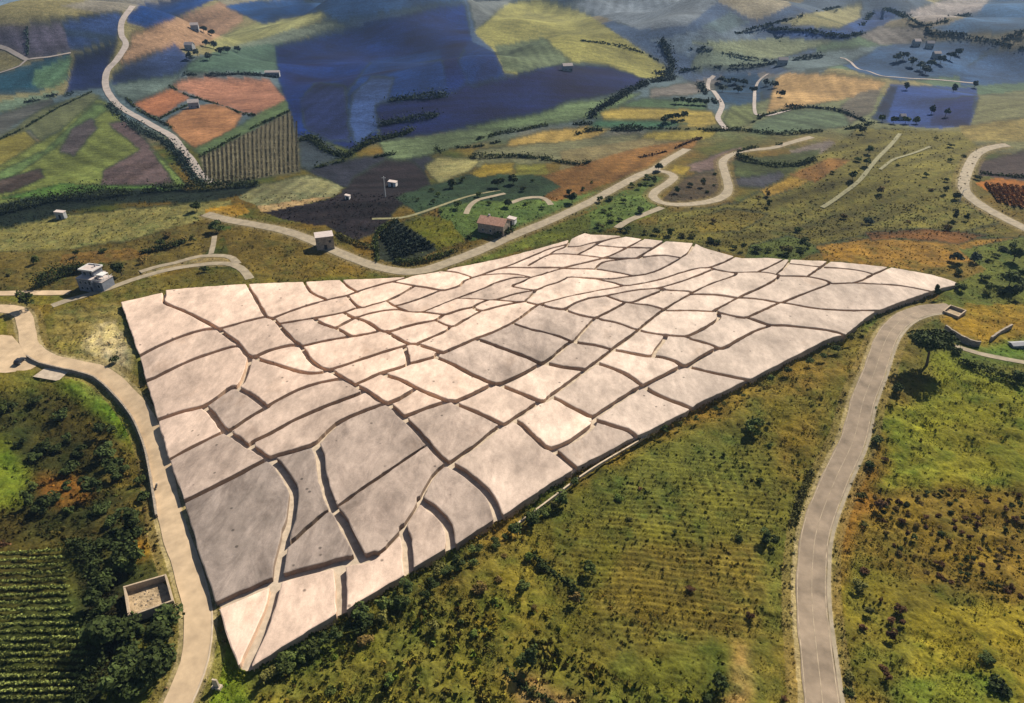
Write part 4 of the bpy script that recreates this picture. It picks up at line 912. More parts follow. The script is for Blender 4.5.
GREYA = np.array(GREY, float)
BLOCKS = []
for acc in pieces:
    y0, x0 = acc.min(0) - 3; y1, x1 = acc.max(0) + 4
    y0 = max(0, y0); x0 = max(0, x0)
    sub = D[y0:y1, x0:x1].copy(); msk = np.zeros(sub.shape, bool); msk[acc[:, 0] - y0, acc[:, 1] - x0] = True
    sub = np.where(msk | (sub <= 0), sub, -0.2)
    ox, oy = lo[0] + x0 * RES, lo[1] + y0 * RES
    outer = contour(sub, 0.0, ox, oy)
    if outer is None: continue
    outer = simplify(outer, 0.09)
    inner = contour(sub, 0.22, ox, oy)
    inner = simplify(inner, 0.07) if inner is not None else None
    cx, cy = FX[acc[:, 0], acc[:, 1]].mean(), FY[acc[:, 0], acc[:, 1]].mean()
    vin = [Vector(q) for q in outer]; n = len(vin); ed = [(i, (i + 1) % n) for i in range(n)]
    if inner is not None:
        m = len(inner); ed += [(n + i, n + (i + 1) % m) for i in range(m)]; vin += [Vector(q) for q in inner]
    deep = acc[D[acc[:, 0], acc[:, 1]] > 1.4]
    for y, x in deep[(deep[:, 0] % 8 == 0) & (deep[:, 1] % 8 == 0)]: vin.append(Vector((FX[y, x], FY[y, x])))
    v, e, f, ov, _, _ = delaunay_2d_cdt(vin, ed, [], 1, 1e-5)
    xy = np.array([(q.x, q.y) for q in v])
    edge = np.array([any(i < n for i in o_) for o_ in ov])
    hk = BH + random.uniform(-0.10, 0.10)
    tx, ty = random.uniform(-.004, .004), random.uniform(-.004, .004)
    z = height(xy[:, 0], xy[:, 1]) + hk + (xy[:, 0] - cx) * tx + (xy[:, 1] - cy) * ty
    z = z + 0.05 * vnoise(xy[:, 0] / 4, xy[:, 1] / 4, 77) - 0.10 * edge
    V = [tuple(a) for a in np.column_stack([xy, z])]
    F = [tuple(q) if True else q for q in f]
    # upright sides
    first = {}
    for i, o_ in enumerate(ov):
        for k in o_:
            if k < n: first.setdefault(k, i)
    b0 = len(V); ring = []
    for k in range(n):
        if k in first: ring.append(first[k])
    for i in ring: V.append((xy[i, 0], xy[i, 1], float(height(xy[i, 0], xy[i, 1])) - 2.6))
    area2 = sum(xy[ring[i - 1], 0] * xy[ring[i], 1] - xy[ring[i], 0] * xy[ring[i - 1], 1] for i in range(len(ring)))
    L = len(ring)
    for i in range(L):
        j = (i + 1) % L
        q = (ring[i], b0 + i, b0 + j, ring[j])
        F.append(q if area2 > 0 else q[::-1])
    zc = float(height(cx, cy)) + BH
    loc = (cx, cy, zc - BH)
    V = [(a - loc[0], b - loc[1], c - loc[2]) for a, b, c in V]
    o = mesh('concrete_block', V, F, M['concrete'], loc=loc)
    u, vv = project(cx, cy, zc)
    dd = np.hypot(GREYA[:, 0] - u, (GREYA[:, 1] - vv) * 1.3); k = int(np.argmin(dd))
    g = GREYA[k, 2] if dd[k] < 22 else 0.04 + 0.2 * random.random() ** 2
    warm = np.array([0.66, 0.505, 0.408]); cool = np.array([0.635, 0.525, 0.445]); grey = np.array([0.255, 0.212, 0.187])
    c0 = warm * (1 - min(1, max(0, (u - 380) / 300))) + cool * min(1, max(0, (u - 380) / 300))
    c0 = c0 * (1 - 0.20 * min(1, max(0, (u - 640) / 130))) * np.array([1.0, 0.985, 0.97])
    c = (c0 * (1 - g) + grey * g) * random.uniform(0.94, 1.05)
    o.color = (*c, g)
    # what it borders on
    ed_ = np.zeros(3)
    pts = xy[edge]
    for i in range(len(outw)):
        a, b = outw[i], outw[(i + 1) % len(outw)]
        s = 0 if i < NL - 1 else (1 if i < NL + NW - 1 else 2)
        ed_[s] += ((segdist(pts[:, 0], pts[:, 1], a, b) < 0.7) & True).sum()
    BLOCKS.append(dict(o=o, u=float(u), v=float(vv), area=len(acc) * RES * RES, g=g, edge=ed_, pts=pts, ang=outer))

# paved base under the blocks and the kerb round it
n_ = len(outw)
def grow(poly, d):
    a = np.roll(poly, 1, 0); b = np.roll(poly, -1, 0); t = b - a; t /= np.linalg.norm(t, axis=1)[:, None] + 1e-9
    return poly + np.stack([t[:, 1], -t[:, 0]], 1) * d * (1 if area_out > 0 else -1)
area_out = 0.5 * np.sum(np.roll(outw[:, 0], 1) * outw[:, 1] - outw[:, 0] * np.roll(outw[:, 1], 1))
g1 = grow(outw, -0.35)
vin = [Vector(q) for q in g1]; ed = [(i, (i + 1) % n_) for i in range(n_)]
for x in np.arange(lo[0], hi[0], 4.0):
    for y in np.arange(lo[1], hi[1], 4.0): vin.append(Vector((x, y)))
v, e, f, *_ = delaunay_2d_cdt(vin, ed, [], 1, 1e-4)
xy = np.array([(q.x, q.y) for q in v])
pv_ = [tuple(q) for q in np.column_stack([xy, height(xy[:, 0], xy[:, 1]) + 0.10])]; pf = [tuple(q) for q in f]
for i in range(n_):                                  # its edge goes down into the ground
    a, b = g1[i], g1[(i + 1) % n_]; k_ = len(pv_); za, zb = float(height(*a)) + .1, float(height(*b)) + .1
    pv_ += [(a[0], a[1], za), (b[0], b[1], zb), (b[0], b[1], zb - 3), (a[0], a[1], za - 3)]; pf.append((k_, k_ + 1, k_ + 2, k_ + 3))
o = mesh('pavement', pv_, pf, M['paving'])
tag(o, 'pale concrete floor of the fissures between the slabs', 'pavement', kind='structure')
u, v = project(g1[:, 0], g1[:, 1], height(g1[:, 0], g1[:, 1]))
paint(np.column_stack([u, v]), lin((170, 150, 125)), 0.0, False)
kl = outw[NL:NL + NW]
kl = np.column_stack([kl, height(kl[:, 0], kl[:, 1])])
kw = [at1(*q) for q in ((512,528),(540,507),(590,470),(640,440),(660,426))]
curb('kerb', kw, 0, 0.4, -0.6, 0.22, 'kerb', 'pale kerb strip in the grass along the lower right foot of the slabs', 'kerb')

# the mown field in front of the slabs keeps its crop rows
rowm = blur(inside(np.array([(585,500),(640,462),(715,430),(775,440),(780,520),(765,630),(640,650),(575,600)], float), WU, WV).astype(float), 10)
rowp = np.sin(6.283 * (TY + 0.08 * TX + 0.5 * vnoise(TX / 9, TY / 9, 55)) / 1.55)
colp = np.sin(6.283 * (TX + 0.4 * vnoise(TX / 8, TY / 8, 56)) / 2.6) * np.clip(vnoise(TX / 9, TY / 12, 57) + .3, 0, 1)
base = base * (1 + rowm * (0.30 * rowp * (0.6 + 0.4 * vnoise(TX / 4, TY / 4, 58)) + 0.22 * colp))[..., None]
# ------------------------------------------------------------------ raise the terrain sheet
rough_n = 0.55 * vnoise(TX / 5.0, TY / 5.0, 31) + 0.30 * vnoise(TX / 2.0, TY / 2.0, 32) + 0.14 * vnoise(TX / 0.8, TY / 0.8, 33)
# the ground drops away along the lower right edge
drop = np.zeros(TX.shape); nb = (TY < 330) & (TY > 40) & (np.abs(TX) < 320)
ed_d = np.full(nb.sum(), 99.0); bx, by = TX[nb], TY[nb]
for i in range(NL - 1, NL + NW - 3): ed_d = np.minimum(ed_d, segdist(bx, by, outw[i], outw[i + 1]))
drop[nb] = 1.5 * (1 - smooth(0.5, 9, ed_d)) * (1 - inside(outw, bx, by))
on_road = (ROUGH == 0)
drop *= 1 - blur(on_road.astype(float), 3)
Z = TZ - drop + rowm * 0.10 * rowp + rough_n * (1 - 0.6 * rowm) * ROUGH * np.clip(1.2 - TY / 900, 0.25, 1)
nr, nc = TX.shape
ii = (np.arange(nr - 1)[:, None] * nc + np.arange(nc - 1)[None, :]).ravel()
quads = np.stack([ii, ii + nc, ii + nc + 1, ii + 1], 1)
kk = K - 0.62 * smooth(250, 380, PV)
alb = np.clip(base / kk[..., None], 0.004, 0.8)
g = fastmesh('ground', np.column_stack([TX.ravel(), TY.ravel(), Z.ravel()]), quads, M['ground'], alb.reshape(-1, 3))
tag(g, 'rolling farmland and rough pasture running to the far hills', 'ground', kind='structure')

def ground_rgb(x, y):
    u, v = project(x, y, np.zeros_like(x))
    c = ucol(u); r = np.clip(np.searchsorted(VS, v), 0, nr - 1)
    return alb[r, c]
# ------------------------------------------------------------------ plants
def leaf_clump(n, rx, ry, rz, leaf, seed, lumps=7, flat=0.0, base=0.0):
    """leaf-sized faces spread through several overlapping lumps; returns verts (4n,3), quads"""
    g = np.random.default_rng(seed)
    th = g.uniform(0, 2 * math.pi, lumps); rr = np.sqrt(g.uniform(0.0, 1, lumps)) * 0.62; zz = g.uniform(-0.3, 0.55, lumps)
    L = np.stack([np.cos(th) * rr, np.sin(th) * rr, zz], 1); lr = g.uniform(0.32, 0.62, lumps)
    k = g.integers(0, lumps, n)
    d = g.normal(size=(n, 3)); d /= np.linalg.norm(d, axis=1)[:, None]; d[:, 2] = np.abs(d[:, 2]) * 0.9 - 0.25 * g.random(n)
    rad = lr[k] * g.uniform(0.55, 1.05, n) ** 0.6
    p = L[k] + d * rad[:, None]
    p[:, 2] = p[:, 2] * (1 - flat)
    p = p * np.array([rx, ry, rz]); p[:, 2] += rz * 0.75 + base
    p[:, 2] = np.maximum(p[:, 2], base + 0.02 * rz)
    nn = d + g.normal(scale=0.55, size=(n, 3)); nn[:, 2] += 0.5; nn /= np.linalg.norm(nn, axis=1)[:, None]
    a = np.cross(nn, g.normal(size=(n, 3))); a /= np.linalg.norm(a, axis=1)[:, None] + 1e-9; b = np.cross(nn, a)
    s = leaf * g.uniform(0.6, 1.4, n)[:, None]; e = g.uniform(0.5, 1.0, n)[:, None]
    V = np.stack([p - a * s, p - b * s * e, p + a * s, p + b * s * e], 1).reshape(-1, 3)
    return V, np.arange(4 * n).reshape(-1, 4)

BUSH = []
for k in range(7):
    V, Q = leaf_clump(430, 1.0, 1.0, [0.75, 0.9, 1.2, 0.6, 1.0, 0.8, 1.4][k], 0.145, 100 + k, lumps=[6, 9, 7, 12, 5, 14, 7][k])
    me_o = fastmesh('bush', V, Q, M['foliage']); BUSH.append(me_o.data); bpy.data.objects.remove(me_o)

GREENS = {'dark': (0.034, 0.047, 0.013), 'mid': (0.056, 0.072, 0.018), 'olive': (0.088, 0.084, 0.022), 'dry': (0.125, 0.085, 0.026),
          'rust': (0.075, 0.038, 0.018), 'blue': (0.026, 0.040, 0.032), 'lime': (0.07, 0.095, 0.018)}
def bush(u, v, r, tone, label, group=None, sz=None, name='bush'):
    p = at1(u, v)
    o = bpy.data.objects.new(name, BUSH[random.randrange(7)]); link(o)
    s = r * random.uniform(0.85, 1.15)
    o.location = (p[0], p[1], p[2] - 0.1); o.rotation_euler = (0, 0, random.uniform(0, 6.28))
    o.scale = (s, s * random.uniform(0.8, 1.2), s * (sz or random.uniform(0.75, 1.1)))
    c = np.array(GREENS[tone]) * random.uniform(0.75, 1.3); o.color = (*c, 1)
    return tag(o, label, 'bush', group)

def in_poly_points(poly, n, mind=4):
    poly = np.array(poly, float); lo_, hi_ = poly.min(0), poly.max(0); out = []; tries = 0
    while len(out) < n and tries < n * 60:
        tries += 1
        q = lo_ + (hi_ - lo_) * np.array([random.random(), random.random()])
        if not inside(poly, q[:1], q[1:2])[0]: continue
        c = int(ucol(q[0])); r = int(np.searchsorted(VS, q[1]))
        if ROUGH[r, c] < 0.05: continue
        if any((q[0] - a) ** 2 + (q[1] - b) ** 2 < mind ** 2 for a, b in out): continue
        out.append((q[0], q[1]))
    return out

def foot_line(pts, n, spread):
    p = catmull(np.array(pts, float), 1.0); out = []
    for k in range(n):
        q = p[int((k + random.random()) / n * (len(p) - 1))]
        q = (q[0] + random.uniform(-1, 1) * 3 + spread * random.random(), q[1] + 3 + random.random() * spread)
        if ROUGH[int(np.searchsorted(VS, q[1])), int(ucol(q[0]))] > 0.05: out.append(q)
    return out

FOOT = [(250,676),(300,647),(350,617),(402,589),(450,559),(500,529),(553,494)]
for u, v in foot_line(FOOT, 46, 12):
    bush(u, v, random.uniform(0.9, 2.0), random.choice(['dark', 'dark', 'mid', 'mid', 'olive']), 'dark leafy bush crowding the foot of the lower right slab edge', 'bushes along the foot of the slabs')
for u, v in foot_line([(655,432),(700,412),(745,390),(790,366),(835,345),(880,320),(925,302)], 17, 3):
    bush(u, v, random.uniform(0.8, 1.6), random.choice(['dark', 'mid', 'olive']), 'low bush against the right half of the lower slab edge', 'bushes at the right foot of the slabs')
for u, v in in_poly_points([(255,700),(340,640),(470,570),(560,510),(640,470),(600,560),(560,640),(560,702)], 22, 12):
    bush(u, v, random.uniform(0.7, 1.7), random.choice(['dark', 'mid', 'olive', 'dry', 'lime']), 'small rough bush on the bank in front of the slabs', 'bushes on the near bank')
for u, v in in_poly_points([(600,640),(640,470),(740,420),(850,390),(840,430),(795,560),(792,700),(600,700)], 14, 16):
    bush(u, v, random.uniform(0.6, 1.3), random.choice(['dark', 'mid', 'olive', 'rust']), 'scattered low bush in the dry pasture left of the two-lane road', 'bushes in the dry pasture')
for u, v in in_poly_points([(845,480),(870,440),(886,420),(884,500),(862,560),(905,620),(880,700),(848,700),(838,620)], 18, 8):
    bush(u, v, random.uniform(0.7, 1.5), random.choice(['dark', 'rust', 'rust', 'olive']), 'brownish bush on the bank right of the two-lane road', 'bushes on the roadside bank')
for u, v in in_poly_points([(872,498),(930,488),(1023,494),(1023,600),(985,596),(930,578),(890,556)], 95, 6):
    o = bush(u, v, random.uniform(0.55, 0.95), random.choice(['rust', 'rust', 'dark', 'dry']), 'brown clump of dry growth in the dotted patch at the right', 'brown clumps in the dotted patch', 1.0, 'dry_clump')
    o['category'] = 'dry clump'
for u, v in in_poly_points([(0,396),(55,390),(112,428),(138,470),(150,520),(160,560),(130,575),(90,545),(20,520),(0,450)], 36, 9):
    bush(u, v, random.uniform(1.4, 3.3), random.choice(['dark', 'dark', 'dark', 'dark', 'mid']), 'dark bush in the overgrown hollow left of the pale road', 'bushes in the left hollow')
for u, v in in_poly_points([(92,560),(122,570),(122,620),(160,640),(186,640),(150,690),(110,703),(98,650)], 18, 8):
    bush(u, v, random.uniform(1.6, 3.4), random.choice(['dark', 'dark', 'dark']), 'dark bush around the roofless ruin by the pale road', 'bushes round the ruin')
for u, v in in_poly_points([(665,218),(740,205),(800,172),(860,132),(960,140),(1000,222),(930,238),(860,236),(780,256),(700,240)], 26, 9):
    bush(u, v, random.uniform(1.2, 2.8), random.choice(['dark', 'mid', 'mid', 'olive', 'dry']), 'bush on the rough hillside beyond the right slabs', 'bushes on the far right hillside')
for u, v in in_poly_points([(945,262),(1023,245),(1023,300),(985,302),(960,300)], 14, 7):
    bush(u, v, random.uniform(1.3, 2.8), random.choice(['dark', 'dark', 'mid', 'blue']), 'dark bush in the thicket right of the slab tip', 'bushes in the right thicket')
for u, v in in_poly_points([(0,262),(60,258),(130,248),(215,222),(218,240),(190,250),(130,268),(60,275),(0,285)], 13, 8):
    bush(u, v, random.uniform(1.0, 2.4), random.choice(['dark', 'mid', 'olive', 'dry']), 'bush on the grassy rise behind the white house', 'bushes behind the white house')
for u, v in in_poly_points([(395,200),(440,182),(560,180),(640,184),(600,205),(540,212),(450,214)], 20, 7):
    bush(u, v, random.uniform(1.1, 2.4), random.choice(['dark', 'dark', 'mid', 'lime']), 'garden bush in the green belt round the red-roofed house', 'bushes round the red-roofed house')
for u, v in in_poly_points([(592,214),(640,188),(655,200),(640,214),(600,232),(590,228)], 8, 6) + in_poly_points([(625,170),(665,176),(650,190),(630,188)], 4, 6) + in_poly_points([(664,198),(690,176),(720,170),(720,194)], 6, 7):
    bush(u, v, random.uniform(1.1, 2.2), random.choice(['dark', 'mid', 'mid']), 'bush between the roads of the hairpin loop', 'bushes by the hairpin loop')
for u, v in foot_line([(600,231),(650,236),(700,241),(742,252),(800,254)], 16, 0):
    bush(u, v - 5, random.uniform(1.2, 2.2), random.choice(['dark', 'mid', 'olive']), 'dark bush right behind the far top edge of the slabs', 'bushes behind the far slab edge')

# bushes that stand out
for u, v, r, t, lab in [
    (30, 309, 3.6, 'dark', 'big round dark bush at the bend of the road on the left'),
    (115, 362, 1.6, 'dark', 'single dark bush on the pale gravel beside the upper left slabs'),
    (766, 543, 2.6, 'dark', 'dark green bush beside the two-lane road, halfway along it'),
    (752, 432, 2.6, 'mid', 'leafy bush in the grass below the lower right slabs'),
    (575, 483, 1.2, 'dark', 'small upright bush in the grass just below the slab edge kerb'),
    (719, 689, 1.8, 'dark', 'round dark bush at the bottom beside the sandy footpath'),
    (876, 442, 1.7, 'dark', 'dark bush hugging the right verge of the two-lane road'),
    (868, 224, 3.4, 'blue', 'wide dark grey-blue bush above the ochre field'),
    (956, 199, 3.0, 'dark', 'tall dark bush beside the pale hillside road'),
    (955, 262, 2.8, 'blue', 'bluish thorny bush at the corner of the ochre field'),
    (896, 392, 2.4, 'dark', 'dense dark bush at the roadside below the umbrella pine'),
    (985, 660, 1.6, 'dark', 'dark bush in the green patch at the bottom right'),
    (1000, 690, 2.0, 'dark', 'dark bush at the bottom right corner of the photo'),
    (1018, 384, 2.4, 'dark', 'dark rounded bush at the right edge below the stone wall'),
    (955, 353, 1.5, 'dark', 'dark low bush under the grassy track beside the wall'),
    (170, 622, 3.2, 'dark', 'large dark bush overhanging the lower corner of the ruin'),
    (205, 272, 2.0, 'mid', 'bush in the grass strip above the upper left slabs'),
    (216, 232, 3.4, 'dark', 'dark round bush at the upper end of the short footpath')]:
    bush(u, v, r, t, lab)

# trees: trunk with limbs, crown of leaves
def tree(u, v, h, cr, tone, label, group=None, name='tree', crown='round', n=420, lean=0.0, z0=None):
    p = at1(u, v); t = empty(name, (p[0], p[1], p[2] - 0.1))
    tag(t, label, 'tree', group)
    tr = MB(); th = h * (0.62 if crown == 'pine' else 0.45)
    rr = max(0.12, h * 0.028)
    mid = (lean * 0.4, 0.1, th * 0.55)
    tr.tube((0, 0, -0.3), mid, rr * 1.25, rr); tr.tube(mid, (lean, 0, th), rr, rr * 0.75)
    for k in range(5):
        a = k * 1.257 + random.random()
        tr.tube((lean, 0, th * 0.95), (lean + math.cos(a) * cr * 0.55, math.sin(a) * cr * 0.55, th + (h - th) * random.uniform(0.3, 0.6)), rr * 0.55, rr * 0.2, 6)
    tr.build('trunk', M['bark'], t)
    sd_ = random.randrange(9999); ls = max(0.20, 1.4 / scale_at(p))
    if crown == 'pine': V, Q = leaf_clump(n, cr, cr, (h - th) * 0.50, ls * 1.1, sd_, 26, 0.1, th * 0.95)
    elif crown == 'column': V, Q = leaf_clump(n, cr, cr, h * 0.55, ls, sd_, 8, 0, h * 0.08)
    else: V, Q = leaf_clump(n, cr, cr, (h * 0.72) * 0.62, ls, sd_, 9, 0, h * 0.24)
    V = V + np.array([lean, 0, 0])
    c = fastmesh('crown', V, Q, M['foliage'], parent=t)
    c.color = (*(np.array(GREENS[tone]) * random.uniform(0.85, 1.2)), 1)
    return t
tree(927, 364, 12.5, 6.8, 'dark', 'umbrella pine with a bare trunk standing beside the two-lane road', crown='pine', n=3400, lean=-1.6, name='pine_tree')
tree(936, 296, 4.6, 1.3, 'mid', 'small upright tree at the right tip of the slabs', crown='column', n=200)
tree(533, 668, 6.5, 1.7, 'dark', 'tall dark narrow tree on the near bank at the bottom of the photo', crown='column', n=420)
tree(122, 276, 6.0, 2.8, 'dark', 'dark tree at the right side of the white house')
tree(197, 211, 4.5, 2.6, 'dark', 'round dark tree beside the ochre patch above the grassy rise')
tree(572, 203, 5.5, 2.4, 'dark', 'tall dark tree by the pale road behind the red-roofed house')
tree(1008, 288, 7.0, 4.0, 'dark', 'large dark tree at the right edge of the photo, nearer of two')
tree(1013, 262, 6.5, 3.4, 'dark', 'dark tree at the right edge of the photo, farther of two')
tree(452, 188, 5.0, 2.6, 'dark', 'dark tree left of the yellow field in the green belt')
tree(498, 187, 5.5, 3.2, 'dark', 'broad dark tree under the yellow field in the green belt')
tree(513, 184, 5.0, 2.4, 'dark', 'dark tree at the corner of the yellow field in the green belt')
tree(658, 171, 4.6, 2.0, 'dark', 'dark tree at the fork of the pale roads')
tree(508, 207, 4.0, 2.2, 'dark', 'dark tree beside the drive of the red-roofed house')
for k, (u, v) in enumerate([(676,104),(682,104),(688,104.5),(694,104.5),(700,105),(706,105.5)]):
    tree(u, v, 5, 2.6, 'dark', 'small round tree in the short row on the green strip', 'tree row on the green strip', n=90)
for u, v in [(684,119),(676,120),(668,122),(663,124)]:
    tree(u, v, 5.5, 3.4, 'dark', 'dark tree standing in the yellow fields', 'trees in the yellow fields', n=110)
for u, v in [(906,90),(953,92),(931,114),(945,117),(974,88)]:
    tree(u, v, 6, 2.6, 'blue', 'lone dark tree in the deep blue field', 'trees in the deep blue field', n=80)
for u, v in [(882,122),(893,124),(905,124),(916,124),(862,134),(868,154),(866,166),(852,180)]:
    tree(u, v, 5, 2.8, random.choice(['dark', 'mid']), 'tree along the straight pale track on the right hillside', 'trees along the hillside track', n=110)
for u, v in [(206,47),(214,49),(221,55),(228,54),(198,57),(190,60),(210,60),(204,33),(212,36),(238,53)]:
    tree(u, v, 7, 4, 'blue', 'blue-green tree around the far left farm', 'trees round the far left farm', n=90)
for u, v in [(896,62),(903,60),(912,66),(920,70),(930,68),(940,64),(950,60),(958,56),(925,74)]:
    tree(u, v, 8, 5, 'blue', 'dark tree in the wooded hamlet far right', 'trees in the far right hamlet', n=90)
for u, v in [(720,83),(727,85),(735,84),(743,86),(722,92),(738,93),(753,93),(766,86),(774,88),(780,97)]:
    tree(u, v, 6, 4, 'blue', 'orchard tree in the dark blue-green plots beside the white farm road', 'orchard trees by the farm road', n=80)

# hedges and tree belts along field edges
def hedge(px, h, w, tone, label, name='hedge', dens=1.0):
    far_ = sum(q[1] for q in px) / len(px) < 180
    if far_: h, w = h * 0.62, w * 0.6
    px = np.array(px, float); line = catmull(at(px[:, 0], px[:, 1]), 2.0)
    s = scale_at(line[len(line) // 2]); leaf = max(0.28, 0.85 / s)
    L = np.linalg.norm(np.diff(line, axis=0), axis=1).sum()
    n = int(min(5200, max(80, dens * L * (h + w) / (leaf * leaf) * 0.8)))
    g = np.random.default_rng(random.randrange(99999))
    t = g.random(n) * (len(line) - 1.001); i = t.astype(int); f = (t - i)[:, None]
    p = line[i] * (1 - f) + line[i + 1] * f
    wob = 0.42 + 0.8 * (vnoise(p[:, 0] / (w * 2.2), p[:, 1] / (w * 2.2), 61) * 0.5 + 0.5)
    wob = wob * (0.72 + 0.5 * vnoise(p[:, 0] / 16, p[:, 1] / 16, 62))
    keep = wob > 0.50 - 0.12 * dens; p = p[keep]; wob = wob[keep]; n = len(p)
    ang = g.uniform(0, math.pi, n); r = np.sqrt(g.uniform(0.25, 1, n))
    off = np.cos(ang) * r * w / 2 * wob
    d = g.uniform(0, 6.28, n)
    p = p + np.stack([np.cos(d) * off, np.sin(d) * off, np.sin(ang) * r * h * wob], 1)
    sp_ = np.where(g.random(n) < 0.35, 1.0, 0.25)[:, None]
    p = p + g.normal(size=(n, 3)) * sp_ * np.array([w * .45, w * .45, 0]) * (1.0 if far_ else 0.35); p[:, 2] += np.abs(g.normal(size=n)) * h * .30 * (sp_[:, 0] > .5)
    nn = g.normal(size=(n, 3)); nn[:, 2] += 0.6; nn /= np.linalg.norm(nn, axis=1)[:, None]
    a = np.cross(nn, g.normal(size=(n, 3))); a /= np.linalg.norm(a, axis=1)[:, None]; b = np.cross(nn, a)
    sz = leaf * g.uniform(0.6, 1.5, n)[:, None]
    o0 = line[len(line) // 2]
    V = np.stack([p - a * sz, p - b * sz * .7, p + a * sz, p + b * sz * .7], 1).reshape(-1, 3) - o0
    o = fastmesh(name, V, np.arange(4 * n).reshape(-1, 4), M['foliage'], loc=o0)
    o.color = (*(np.array(GREENS[tone]) * random.uniform(0.9, 1.1)), 1)
    return tag(o, label, 'hedge' if name == 'hedge' else 'tree belt')
